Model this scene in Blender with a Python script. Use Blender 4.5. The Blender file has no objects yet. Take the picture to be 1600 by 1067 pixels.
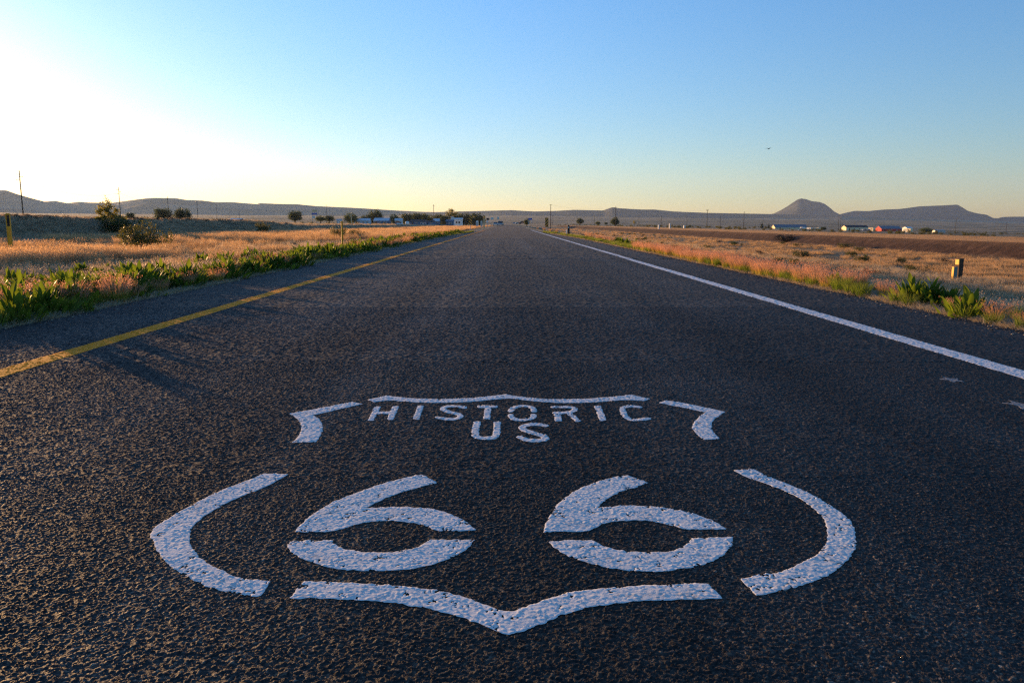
import bpy, math, random
import numpy as np
from mathutils import Vector, Matrix

R = math.radians
random.seed(7)
rng = np.random.default_rng(7)
SC = bpy.context.scene
COL = SC.collection

# ------------------------------------------------------------------ camera
CAM_H = 1.07
FPX = 1222.0
PITCH, YAW = R(8.57), R(0.33)
cam_d = bpy.data.cameras.new('camera')
cam = bpy.data.objects.new('camera', cam_d)
COL.objects.link(cam)
cam.location = (0, 0, CAM_H)
cam.rotation_euler = (math.pi / 2 - PITCH, 0, -YAW)
cam_d.sensor_width = 36.0
cam_d.lens = FPX / 1600 * 36.0
cam_d.clip_start = 0.05
cam_d.clip_end = 60000
SC.camera = cam

# ------------------------------------------------------------------ sky, sun, exposure
SUN_AZ, SUN_EL = R(-43.0), R(4.4)          # to the left of the road, just above the hills
SKY_STRENGTH, SUN_STRENGTH, EXPOSURE = 0.115, 5.0, 1.42
world = bpy.data.worlds.new('World')
SC.world = world
world.use_nodes = True
wn = world.node_tree
wn.nodes.clear()
w_out = wn.nodes.new('ShaderNodeOutputWorld')
w_bg = wn.nodes.new('ShaderNodeBackground')
w_sky = wn.nodes.new('ShaderNodeTexSky')
w_sky.sky_type = 'NISHITA'
w_sky.sun_disc = False
w_sky.sun_elevation = SUN_EL
w_sky.sun_rotation = SUN_AZ
w_sky.altitude = 1500
w_sky.air_density = 1.0
w_sky.dust_density = 1.0
w_sky.ozone_density = 3.0
w_bg.inputs['Strength'].default_value = SKY_STRENGTH
w_hs = wn.nodes.new('ShaderNodeHueSaturation')      # a little richer, as the picture was processed
w_hs.inputs['Saturation'].default_value = 1.03
wn.links.new(w_sky.outputs[0], w_hs.inputs['Color'])
# dusty air: the band of sky just over the horizon is warmer all the way round
w_tc = wn.nodes.new('ShaderNodeTexCoord')
w_sx = wn.nodes.new('ShaderNodeSeparateXYZ')
w_rp = wn.nodes.new('ShaderNodeValToRGB')
w_rp.color_ramp.elements[0].position = 0.0
w_rp.color_ramp.elements[0].color = (1.08, .885, .78, 1)
w_rp.color_ramp.elements[1].position = 0.26
w_rp.color_ramp.elements[1].color = (1.03, 1.13, 1.20, 1)
w_mx = wn.nodes.new('ShaderNodeMix')
w_mx.data_type = 'RGBA'
w_mx.blend_type = 'MULTIPLY'
w_mx.inputs[0].default_value = 1.0
wn.links.new(w_tc.outputs['Generated'], w_sx.inputs[0])
wn.links.new(w_sx.outputs['Z'], w_rp.inputs[0])
wn.links.new(w_hs.outputs[0], w_mx.inputs[6])
wn.links.new(w_rp.outputs[0], w_mx.inputs[7])
wn.links.new(w_mx.outputs[2], w_bg.inputs['Color'])
wn.links.new(w_bg.outputs[0], w_out.inputs['Surface'])

sun_dir = Vector((math.sin(SUN_AZ) * math.cos(SUN_EL), math.cos(SUN_AZ) * math.cos(SUN_EL), math.sin(SUN_EL)))
sun_d = bpy.data.lights.new('sun', 'SUN')
sun_d.energy = SUN_STRENGTH
sun_d.angle = R(0.55)
sun_d.color = (1.0, 0.57, 0.24)
sun = bpy.data.objects.new('sun', sun_d)
COL.objects.link(sun)
sun.location = sun_dir * 100
sun.rotation_euler = (-sun_dir).to_track_quat('-Z', 'Y').to_euler()

vs = SC.view_settings
vs.view_transform = 'Standard'
vs.look = 'None'
vs.exposure = EXPOSURE
vs.gamma = 1.0
vs.use_curve_mapping = False
SC.cycles.max_bounces = 8
SC.cycles.transparent_max_bounces = 8
SC.cycles.volume_bounces = 0
SC.cycles.use_denoising = False
SC.cycles.use_adaptive_sampling = False
SC.cycles.filter_width = 1.3
SC.cycles.sample_clamp_indirect = 2.5
SC.cycles.sample_clamp_direct = 25.0

# ------------------------------------------------------------------ helpers
CAM_M = cam.rotation_euler.to_matrix()


def ray(px, py):
    """direction through a pixel of the 1600 x 1067 photograph"""
    v = CAM_M @ Vector(((px - 800) / FPX, (533.5 - py) / FPX, -1))
    return v


def ground_at(px, py, z=0.0):
    v = ray(px, py)
    t = (z - CAM_H) / v.z
    return (v.x * t, v.y * t)


def at(px, py, Y):
    """point on the ray at forward distance Y"""
    v = ray(px, py)
    t = Y / v.y
    return Vector((v.x * t, Y, CAM_H + v.z * t))


def mesh_of(name, V, F, mats=(), smooth=False, midx=None, attrs=None):
    me = bpy.data.meshes.new(name)
    V = np.asarray(V, dtype=np.float32).reshape(-1, 3)
    if isinstance(F, np.ndarray):
        n, k = F.shape
        me.vertices.add(len(V))
        me.vertices.foreach_set('co', V.ravel())
        me.loops.add(n * k)
        me.loops.foreach_set('vertex_index', F.astype(np.int32).ravel())
        me.polygons.add(n)
        me.polygons.foreach_set('loop_start', np.arange(0, n * k, k, dtype=np.int32))
        me.update(calc_edges=True)
    else:
        me.from_pydata(V.tolist(), [], F)
        me.update()
    for m in mats:
        me.materials.append(m)
    if midx is not None:
        me.polygons.foreach_set('material_index', np.asarray(midx, dtype=np.int32))
    if smooth:
        me.polygons.foreach_set('use_smooth', np.ones(len(me.polygons), dtype=bool))
    for k, a in (attrs or {}).items():
        at_ = me.attributes.new(k, 'FLOAT', 'POINT')
        at_.data.foreach_set('value', np.asarray(a, dtype=np.float32))
    return me


def link(name, me, parent=None, loc=None, rotz=None, scale=None):
    o = bpy.data.objects.new(name, me)
    COL.objects.link(o)
    if parent is not None:
        o.parent = parent
    if loc is not None:
        o.location = loc
    if rotz is not None:
        o.rotation_euler = (0, 0, rotz)
    if scale is not None:
        o.scale = (scale,) * 3 if isinstance(scale, (int, float)) else scale
    return o


def tag(o, label=None, cat=None, group=None, kind=None):
    if label: o['label'] = label
    if cat: o['category'] = cat
    if group: o['group'] = group
    if kind: o['kind'] = kind
    return o


def thing(name, label, cat, loc=(0, 0, 0), rotz=0.0, group=None, scale=1.0):
    o = bpy.data.objects.new(name, None)
    o.empty_display_size = 0.2
    COL.objects.link(o)
    o.location = loc
    o.rotation_euler = (0, 0, rotz)
    o.scale = (scale,) * 3
    return tag(o, label, cat, group)


class MB:
    """collects boxes, tubes and free polygons into one mesh"""
    def __init__(self):
        self.V, self.F = [], []

    def add(self, V, F):
        b = len(self.V)
        self.V += [tuple(v) for v in V]
        self.F += [tuple(i + b for i in f) for f in F]
        return self

    def box(self, c, s, M=None):
        x, y, z = s[0] / 2, s[1] / 2, s[2] / 2
        P = [Vector((sx * x, sy * y, sz * z)) for sz in (-1, 1) for sx, sy in ((-1, -1), (1, -1), (1, 1), (-1, 1))]
        if M is not None:
            P = [M @ p for p in P]
        P = [p + Vector(c) for p in P]
        return self.add(P, [(3, 2, 1, 0), (4, 5, 6, 7), (0, 1, 5, 4), (1, 2, 6, 5), (2, 3, 7, 6), (3, 0, 4, 7)])

    def tube(self, pts, rad, n=8):
        pts = [Vector(p) for p in pts]
        if not isinstance(rad, (list, tuple)):
            rad = [rad] * len(pts)
        V = []
        for i, p in enumerate(pts):
            d = (pts[min(i + 1, len(pts) - 1)] - pts[max(i - 1, 0)]).normalized()
            u = d.orthogonal().normalized() if abs(d.z) < .95 else Vector((1, 0, 0))
            w = d.cross(u).normalized()
            u = w.cross(d)
            for k in range(n):
                a = 2 * math.pi * k / n
                V.append(p + (u * math.cos(a) + w * math.sin(a)) * rad[i])
        F = []
        for i in range(len(pts) - 1):
            for k in range(n):
                F.append((i * n + k, i * n + (k + 1) % n, (i + 1) * n + (k + 1) % n, (i + 1) * n + k))
        F.append(tuple(range(n - 1, -1, -1)))
        F.append(tuple((len(pts) - 1) * n + k for k in range(n)))
        return self.add(V, F)

    def prism(self, poly, y0, y1):
        """polygon in (x, z) extruded along y"""
        n = len(poly)
        V = [(x, y0, z) for x, z in poly] + [(x, y1, z) for x, z in poly]
        F = [tuple(range(n)), tuple(range(2 * n - 1, n - 1, -1))]
        F += [((i + 1) % n, i, i + n, (i + 1) % n + n) for i in range(n)]
        return self.add(V, F)

    def build(self, name, mat, parent=None, smooth=False, loc=None):
        me = mesh_of(name, self.V, self.F, [mat], smooth)
        return link(name, me, parent, loc)


# value noise in numpy
def _hash(ix, iy, s=0):
    ix = ix.astype(np.int64); iy = iy.astype(np.int64)
    n = (ix * 374761393 + iy * 668265263 + s * 974711 + 1274126177) & 0x7fffffff
    n = ((n ^ (n >> 13)) * 1274126177) & 0x7fffffff
    n = ((n ^ (n >> 15)) * 2246822519) & 0x7fffffff
    return ((n ^ (n >> 16)) & 0xffffff) / float(0xffffff)


def vnoise(x, y, s=0):
    x = np.asarray(x, float); y = np.asarray(y, float)
    ix, iy = np.floor(x), np.floor(y)
    fx, fy = x - ix, y - iy
    fx = fx * fx * (3 - 2 * fx); fy = fy * fy * (3 - 2 * fy)
    a = _hash(ix, iy, s); b = _hash(ix + 1, iy, s); c = _hash(ix, iy + 1, s); d = _hash(ix + 1, iy + 1, s)
    return (a * (1 - fx) + b * fx) * (1 - fy) + (c * (1 - fx) + d * fx) * fy


def fbm(x, y, s=0, o=4):
    t, a, n = 0.0, 0.5, 0.0
    for k in range(o):
        t = t + a * vnoise(np.asarray(x) * 2 ** k, np.asarray(y) * 2 ** k, s + k)
        n += a
        a *= .5
    return t / n


def sstep(a, b, x):
    t = np.clip((np.asarray(x, float) - a) / (b - a), 0, 1)
    return t * t * (3 - 2 * t)


# ------------------------------------------------------------------ materials
class NT:
    def __init__(self, name):
        self.m = bpy.data.materials.new(name)
        self.m.use_nodes = True
        self.t = self.m.node_tree
        self.t.nodes.clear()
        self.out = self.t.nodes.new('ShaderNodeOutputMaterial')

    def n(self, kind, **kw):
        nd = self.t.nodes.new('ShaderNode' + kind)
        for k, v in kw.items():
            setattr(nd, k, v)
        return nd

    def l(self, a, b):
        self.t.links.new(a, b)

    def val(self, sock, v):
        if hasattr(v, 'is_linked') or hasattr(v, 'links'):
            self.l(v, sock)
        else:
            sock.default_value = v

    def coord(self, kind='Object'):
        return self.n('TexCoord').outputs[kind]

    def mapping(self, vec, scale):
        mp = self.n('Mapping')
        mp.inputs['Scale'].default_value = scale
        self.l(vec, mp.inputs['Vector'])
        return mp.outputs[0]

    def noise(self, vec, scale, detail=4, rough=.55):
        nd = self.n('TexNoise')
        nd.inputs['Scale'].default_value = scale
        nd.inputs['Detail'].default_value = detail
        nd.inputs['Roughness'].default_value = rough
        self.l(vec, nd.inputs['Vector'])
        return nd.outputs[0]

    def ramp(self, fac, stops, interp='LINEAR'):
        nd = self.n('ValToRGB')
        nd.color_ramp.interpolation = interp
        el = nd.color_ramp.elements
        while len(el) < len(stops):
            el.new(0.5)
        for e, (p, c) in zip(el, stops):
            e.position = p
            e.color = (*c, 1) if not isinstance(c, (int, float)) else (c, c, c, 1)
        self.l(fac, nd.inputs[0])
        return nd.outputs[0]

    def mix(self, f, a, b, blend='MIX'):
        nd = self.n('Mix', data_type='RGBA', blend_type=blend)
        self.val(nd.inputs[0], f)
        for s, v in ((nd.inputs[6], a), (nd.inputs[7], b)):
            if isinstance(v, tuple):
                s.default_value = (*v, 1)
            else:
                self.l(v, s)
        return nd.outputs[2]

    def math(self, op, a, b=0.0, clamp=False):
        nd = self.n('Math', operation=op, use_clamp=clamp)
        self.val(nd.inputs[0], a)
        self.val(nd.inputs[1], b)
        return nd.outputs[0]

    def attr(self, name):
        return self.n('Attribute', attribute_name=name).outputs['Fac']

    def bump(self, h, dist, strength=1.0):
        nd = self.n('Bump')
        nd.inputs['Distance'].default_value = dist
        self.val(nd.inputs['Strength'], strength)
        self.l(h, nd.inputs['Height'])
        return nd.outputs[0]

    def principled(self, col, rough=.8, spec=.3, metal=0.0, normal=None):
        p = self.n('BsdfPrincipled')
        if isinstance(col, tuple):
            p.inputs['Base Color'].default_value = (*col, 1)
        else:
            self.l(col, p.inputs['Base Color'])
        self.val(p.inputs['Roughness'], rough)
        p.inputs['Specular IOR Level'].default_value = spec
        p.inputs['Metallic'].default_value = metal
        if normal is not None:
            self.l(normal, p.inputs['Normal'])
        self.l(p.outputs[0], self.out.inputs[0])
        return p

    def leafy(self, col, trans=.45, tint=(1, 1, 1), spec=.25, rough=.5):
        """thin plant tissue: diffuse + light coming through from the other side"""
        d = self.n('BsdfPrincipled')
        self.l(col, d.inputs['Base Color'])
        d.inputs['Roughness'].default_value = rough
        d.inputs['Specular IOR Level'].default_value = spec
        t = self.n('BsdfTranslucent')
        tc = self.mix(1.0, col, tint, 'MULTIPLY')
        self.l(tc, t.inputs[0])
        mx = self.n('MixShader')
        mx.inputs[0].default_value = trans
        self.l(d.outputs[0], mx.inputs[1])
        self.l(t.outputs[0], mx.inputs[2])
        self.l(mx.outputs[0], self.out.inputs[0])


def simple(name, col, rough=.75, spec=.3, var=.25, scale=6.0, metal=0.0, bump=0.0):
    k = NT(name)
    c = k.coord()
    f = k.noise(c, scale, 5)
    dark = tuple(v * (1 - var) for v in col)
    lite = tuple(min(1, v * (1 + var)) for v in col)
    cc = k.ramp(f, [(.3, dark), (.7, lite)])
    nm = k.bump(k.noise(c, scale * 6, 3), bump) if bump else None
    k.principled(cc, rough, spec, metal, nm)
    return k.m


def mat_asphalt():
    k = NT('asphalt')
    c = k.coord()
    tile = k.attr('tile')
    stone = k.attr('stone')
    vor = k.n('TexVoronoi')
    vor.inputs['Scale'].default_value = 74
    k.l(c, vor.inputs['Vector'])
    sep = k.n('SeparateColor')
    k.l(vor.outputs['Color'], sep.inputs[0])
    st = k.mix(tile, sep.outputs[0], stone)
    col = k.ramp(st, [(0, (.006, .0065, .0075)), (.55, (.0155, .016, .0165)), (.88, (.046, .042, .037)), (1, (.17, .14, .105))])
    hue = k.math('FRACT', k.math('MULTIPLY', st, 17.3))
    col = k.mix(1.0, col, k.ramp(hue, [(0, (.80, .92, 1.15)), (.45, (1, 1, 1)), (.75, (1.25, 1.0, .76)), (1, (1.5, 1.12, .75))]), 'MULTIPLY')
    # worn wheel paths and patches, stretched along the road
    wide = k.noise(k.mapping(c, (1.15, .018, 1)), 1.0, 4, .6)
    blot = k.noise(k.mapping(c, (.5, .22, 1)), 1.0, 5, .6)
    trans = k.noise(k.mapping(c, (.08, .75, 1)), 1.0, 3, .6)
    w = k.math('ADD', k.math('MULTIPLY', wide, .5), k.math('ADD', k.math('MULTIPLY', blot, .3), k.math('MULTIPLY', trans, .2)))
    wear = k.ramp(w, [(.42, .5), (.5, 1.0), (.58, 1.9)])
    col = k.mix(1.0, col, wear, 'MULTIPLY')
    # four polished wheel tracks
    sx0 = k.n('SeparateXYZ')
    k.l(c, sx0.inputs[0])
    ax = k.math('ABSOLUTE', k.math('ADD', sx0.outputs['X'], k.math('MULTIPLY', k.math('SUBTRACT', k.noise(k.mapping(c, (.05, .05, 1)), 1.0, 3), .5), .8)))
    t1 = k.math('ABSOLUTE', k.math('SUBTRACT', ax, .85))
    t2 = k.math('ABSOLUTE', k.math('SUBTRACT', ax, 2.65))
    tr = k.ramp(k.math('MINIMUM', t1, t2), [(0, 1.0), (.20, .75), (.48, .0)])
    trn = k.math('MULTIPLY', tr, k.ramp(k.noise(k.mapping(c, (1.8, .06, 1)), 1.0, 5, .6), [(.35, .25), (.62, 1.0)]))
    col = k.mix(trn, col, k.mix(1.0, col, (1.75, 1.72, 1.70), 'MULTIPLY'))
    # hairline cracks across the lane
    cr = k.noise(k.mapping(c, (.55, .16, 1)), 1.0, 6, .65)
    ck = k.ramp(k.math('ABSOLUTE', k.math('SUBTRACT', cr, .5)), [(0, .45), (.0035, 1.0)])
    col = k.mix(1.0, col, ck, 'MULTIPLY')
    # tar-filled cracks running right across the lane
    sx = k.n('SeparateXYZ')
    k.l(c, sx.inputs[0])
    wob = k.math('MULTIPLY', k.math('SUBTRACT', k.noise(k.mapping(c, (.9, .02, 1)), 1.0, 6, .7), .5), .9)
    yy = k.math('ADD', sx.outputs['Y'], wob)
    dm = None
    for yc in (5.62, 6.85, 9.3, 12.6, 17.5, 25.0, 36.0):
        d_ = k.math('DIVIDE', k.math('ABSOLUTE', k.math('SUBTRACT', yy, yc)), yc)
        dm = d_ if dm is None else k.math('MINIMUM', dm, d_)
    col = k.mix(1.0, col, k.ramp(dm, [(0, .35), (.0016, .45), (.0034, 1.0)]), 'MULTIPLY')
    rough = k.math('SUBTRACT', .86, k.math('MULTIPLY', w, .22))
    h = k.math('ADD', k.math('MULTIPLY', vor.outputs['Distance'], -1.0), k.math('MULTIPLY', k.noise(c, 30, 3), .6))
    fv = k.n('TexVoronoi')
    fv.inputs['Scale'].default_value = 210
    k.l(c, fv.inputs['Vector'])
    hf = k.math('ADD', fv.outputs['Distance'], k.math('MULTIPLY', k.noise(c, 320, 2), .5))
    n0 = k.bump(hf, .0013, tile)
    nd = k.n('Bump')
    nd.inputs['Distance'].default_value = .006
    k.l(k.math('SUBTRACT', 1.0, tile), nd.inputs['Strength'])
    k.l(h, nd.inputs['Height'])
    k.l(n0, nd.inputs['Normal'])
    nm = nd.outputs[0]
    k.principled(col, rough, .28, 0, nm)
    return k.m


def mat_paint(name, col, worn):
    k = NT(name)
    c = k.coord()
    f = k.noise(c, 9, 6, .65)
    g = k.noise(c, 70, 4, .6)
    s = k.math('ADD', k.math('MULTIPLY', f, .55), k.math('MULTIPLY', g, .45))
    cc = k.ramp(s, [(.30, worn), (.44, tuple(v * .9 for v in col)), (.62, col)])
    nm = k.bump(g, .0012)
    k.principled(cc, .85, .12, 0, nm)
    return k.m


def mat_ground():
    k = NT('field_soil')
    c = k.coord()
    n1 = k.noise(c, .09, 6, .6)
    n2 = k.noise(c, 1.4, 5, .6)
    n3 = k.noise(k.mapping(c, (.0035, .016, 1)), 1.0, 6, .62)
    straw = k.ramp(n1, [(.30, (.13, .105, .07)), (.5, (.26, .19, .11)), (.7, (.36, .26, .155))])
    fine = k.ramp(n2, [(.3, .62), (.7, 1.25)])
    near = k.mix(1.0, straw, fine, 'MULTIPLY')
    far = k.ramp(n3, [(.36, (.055, .068, .05)), (.45, (.10, .10, .07)), (.52, (.30, .22, .13)), (.62, (.46, .34, .21))])
    dots = k.n('TexVoronoi')
    dots.inputs['Scale'].default_value = .11
    k.l(c, dots.inputs['Vector'])
    dk = k.ramp(dots.outputs['Distance'], [(.12, (.40, .45, .38)), (.24, (1, 1, 1))])
    far = k.mix(1.0, far, dk, 'MULTIPLY')
    col = k.mix(k.attr('far'), near, far)
    cinder = k.ramp(k.noise(c, 1.1, 6, .7), [(.3, (.025, .016, .013)), (.52, (.062, .036, .026)), (.72, (.13, .08, .055))])
    col = k.mix(k.attr('cinder'), col, cinder)
    dirt = k.ramp(k.noise(c, .35, 5, .6), [(.3, (.50, .25, .09)), (.7, (.64, .36, .15))])
    col = k.mix(k.attr('dirt'), col, dirt)
    gr = k.ramp(k.noise(c, 45, 4, .7), [(.3, (.10, .085, .06)), (.55, (.30, .25, .18)), (.75, (.48, .41, .31))])
    col = k.mix(k.attr('gravel'), col, gr)
    hb = k.math('ADD', k.noise(c, 9, 6, .7), k.math('MULTIPLY', k.noise(c, .7, 4), 2.0))
    k.principled(col, .95, .1, 0, k.bump(hb, .12))
    return k.m


def mat_hill(name, a, b, scrub, sc):
    k = NT(name)
    c = k.coord()
    n = k.noise(k.mapping(c, (sc, sc * 1.5, sc * 2)), 1.0, 5, .58)
    col = k.ramp(n, [(.36, a), (.62, b)])
    v = k.n('TexVoronoi')
    v.inputs['Scale'].default_value = sc * 4.5
    k.l(c, v.inputs['Vector'])
    d = k.ramp(v.outputs['Distance'], [(.18, scrub), (.34, (1, 1, 1))])
    col = k.mix(1.0, col, d, 'MULTIPLY')
    k.principled(col, .95, .05, 0, k.bump(n, 18.0))
    return k.m


def mat_blade(name, stops, trans=.5, var=.35, tint=(1.25, 1.0, .7), patch=.25):
    k = NT(name)
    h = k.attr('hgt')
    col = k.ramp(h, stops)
    rnd = k.n('ObjectInfo').outputs['Random']
    g = k.n('NewGeometry').outputs['Position']
    pn = k.noise(g, patch, 4, .6)
    f = k.math('ADD', k.math('MULTIPLY', rnd, .6), k.math('MULTIPLY', pn, .7))
    m = k.ramp(f, [(.25, 1 - var), (.95, 1 + var)])
    col = k.mix(1.0, col, m, 'MULTIPLY')
    k.leafy(col, trans, tint)
    return k.m


def mat_leaf(name, a, b, trans=.42, scale=3.0, tint=(1.1, 1.25, .55), spec=.3):
    k = NT(name)
    g = k.n('NewGeometry').outputs
    n = k.noise(g['Position'], scale, 4, .65)
    isl = g['Random Per Island']
    f = k.math('ADD', k.math('MULTIPLY', n, .5), k.math('MULTIPLY', isl, .5))
    col = k.ramp(f, [(.25, a), (.8, b)])
    k.leafy(col, trans, tint, spec)
    return k.m


M_ASPHALT = mat_asphalt()
M_WHITE = mat_paint('white_road_paint', (.74, .74, .73), (.28, .27, .26))
M_FADED = mat_paint('faded_road_paint', (.26, .26, .26), (.06, .06, .06))
M_YELLOW = mat_paint('yellow_road_paint', (.95, .31, .006), (.34, .12, .006))
M_GROUND = mat_ground()
M_WOOD = simple('weathered_wood', (.06, .042, .03), .85, .2, .35, 4)
M_METAL = simple('galvanised_metal', (.35, .36, .37), .5, .5, .15, 5, .6)
M_DARK = simple('dark_rubber', (.03, .03, .032), .8, .2, .2)
M_GLASS = simple('dark_glass', (.03, .04, .05), .12, .6, .1)
M_YPOST = simple('yellow_plastic_and_sunlit_edge', (.78, .37, .02), .6, .35, .15)
M_BLACK = simple('black_paint', (.012, .012, .012), .6, .35, .2)
M_ORANGE = simple('orange_sheeting', (.75, .30, .03), .5, .4, .1)
M_WHITEP = simple('white_painted_wall', (.72, .72, .70), .7, .3, .08, 1.2)
M_CREAM = simple('cream_painted_wall', (.74, .62, .40), .75, .25, .1, 1.0)
M_REDP = simple('red_painted_boards', (.50, .045, .03), .75, .25, .15, 1.0)
M_BLUEROOF = simple('blue_metal_roof', (.14, .17, .21), .6, .3, .12, .8)
M_DARKROOF = simple('dark_shingle_roof', (.045, .045, .055), .85, .2, .25, 2)
M_PALEROOF = simple('pale_blue_roof', (.50, .56, .62), .55, .4, .12, 1)
M_BLUEWALL = simple('slate_blue_wall', (.10, .15, .24), .75, .25, .15, 1)
M_TAN = simple('tan_paint', (.62, .45, .24), .7, .3, .1)
M_BLUESIGN = simple('blue_sheeting', (.04, .09, .38), .45, .4, .1)
M_GREENSIGN = simple('green_sheeting', (.02, .14, .07), .45, .4, .1)
M_PALESIGN = simple('pale_sign_face', (.50, .58, .55), .6, .3, .1)
M_CARWHITE = simple('white_car_paint', (.40, .41, .42), .6, .5, .03)
M_CARRED = simple('dark_red_car_paint', (.22, .02, .03), .3, .5, .05)
M_LAMP = simple('headlamp_glass', (.4, .42, .44), .4, .5, .03)
M_TEAL = simple('grey_green_plastic', (.12, .20, .21), .6, .35, .2)
M_BARK = simple('tree_bark', (.09, .065, .045), .9, .15, .3, 3)
M_FEATHER = simple('dark_feathers', (.03, .03, .035), .8, .2, .2)

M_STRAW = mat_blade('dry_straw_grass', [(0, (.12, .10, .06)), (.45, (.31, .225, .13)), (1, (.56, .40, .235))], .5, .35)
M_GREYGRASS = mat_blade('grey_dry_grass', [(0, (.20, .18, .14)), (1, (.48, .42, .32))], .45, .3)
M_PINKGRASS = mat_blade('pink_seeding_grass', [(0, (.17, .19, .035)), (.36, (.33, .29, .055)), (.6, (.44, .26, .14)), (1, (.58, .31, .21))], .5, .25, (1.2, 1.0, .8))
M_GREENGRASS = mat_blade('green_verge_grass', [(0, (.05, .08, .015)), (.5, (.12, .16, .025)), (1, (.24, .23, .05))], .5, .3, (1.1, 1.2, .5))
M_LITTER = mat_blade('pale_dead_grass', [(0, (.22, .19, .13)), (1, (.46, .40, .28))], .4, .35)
M_DOCK = mat_leaf('broad_green_leaf', (.032, .064, .020), (.12, .165, .034), .5, 2.5, (2.0, 1.85, .5), .03)
M_TREE = mat_leaf('tree_foliage', (.022, .036, .012), (.070, .088, .024), .42, .6, (1.5, 1.4, .5))
M_TREEPALE = mat_leaf('sparse_tree_foliage', (.08, .09, .028), (.22, .21, .065), .55, .6, (1.9, 1.6, .5))
M_TREEYEL = mat_leaf('yellow_green_foliage', (.06, .07, .012), (.15, .15, .03), .42, .6)
M_SAGE = mat_leaf('sage_foliage', (.036, .044, .017), (.12, .115, .04), .42, 2.0, (1.7, 1.5, .5))
M_CONIF = mat_leaf('conifer_foliage', (.010, .022, .010), (.030, .052, .020), .2, .8)
M_DRYBUSH = mat_leaf('brown_brush', (.014, .011, .008), (.045, .034, .024), .15, .8, (1.1, 1, .8))

# ------------------------------------------------------------------ terrain
EDGE = 5.15
PXT = [-700, 0, 250, 460, 600, 720, 800, 900, 1000, 1230, 1390, 1600, 2300]
BASE = [341, 341, 342, 346, 349.5, 352, 353, 352.6, 354.2, 358, 362.5, 367, 374]
FOOT = [331, 333, 336, 337.5, 339, 339, 338, 339, 341, 343.5, 345, 350, 356]


def edge_half(Y):
    return EDGE - .95 * sstep(55, 105, Y)


def terrain(X, Y):
    X = np.asarray(X, float); Y = np.asarray(Y, float)
    D = np.hypot(X, Y)
    az = np.clip(np.arctan2(X, np.maximum(Y, 1e-3)), -R(50), R(50))
    px = 793 + FPX * np.tan(az)
    Yd = D * np.cos(az)
    b = np.interp(px, PXT, BASE)
    f = np.interp(px, PXT, FOOT)
    s = sstep(900, 3300, D)
    row = b + (f - b) * s
    zf = CAM_H - (row - 349.4) / FPX * Yd - 2.2 * (1 - sstep(0, 560, D))
    und = (fbm(X / 260, Y / 260, 5, 4) - .5) * 9 * sstep(500, 1600, D)
    zf = zf + und + (fbm(X / 45, Y / 45, 9, 3) - .5) * 1.2 * sstep(250, 700, D)
    # strips beside the road
    crest = np.interp(Y, [0, 95, 112, 140, 250, 500, 900], [1.48, 1.48, 1.36, .92, .78, .40, .15])
    crest = crest + (fbm(Y / 7, X * 0, 3, 3) - .5) * .22
    zl = np.interp(-X, [0, 4.9, 5.4, 8, 14, 33.2], [-.03, -.03, -.04, -.10, -.25, -.30])
    t = sstep(33.2, 37.8, -X)
    zl = zl * (1 - t) + crest * t
    dl = np.clip((-X - 39.5) / 60, 0, 1)
    zl = np.where(-X > 39.5, crest * (1 - dl * .25), zl)
    bank = 1 - sstep(260, 420, Y)
    topz = -.27 + .0 * Y
    zr = np.interp(X, [0, 4.9, 5.5, 6.3, 9.4, 15, 33.4], [-.03, -.03, -.05, -.14, -1.10, -1.32, -1.35])
    t = sstep(33.4, 36.4, X)
    zr = zr * (1 - t) + topz * t
    zr = np.where(X > 36.4, topz + np.clip((X - 36.4) * .055, 0, .275), zr)
    zr = np.where(X > 41.4, topz + .275 - sstep(41.4, 47, X) * 1.4, zr)
    near = np.where(X < 0, zl, zr)
    bump = (fbm(X / 2.2, Y / 2.2, 21, 4) - .5) * .22 * sstep(6.4, 9, np.abs(X)) * (1 - .8 * sstep(35.8, 36.4, X) * (1 - sstep(41, 42, X)))
    near = near + bump
    far_ax = np.where(X < 0, sstep(60, 150, -X), sstep(48, 84, X))
    far_y = sstep(420, 760, Y)
    wgt = np.maximum(far_ax, far_y)
    # road corridor stays level further out
    road = 1 - sstep(5, 9, np.abs(X))
    z = near * (1 - wgt) + zf * wgt
    zroad = -.03 + (CAM_H - 3.4 / FPX * np.maximum(Y, 1)) * 0
    return np.where((np.abs(X) < 9) & (Y < 760), z * (1 - road) + zroad * road, z)


def gz(x, y):
    return float(terrain(np.array([x]), np.array([y]))[0])


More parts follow.
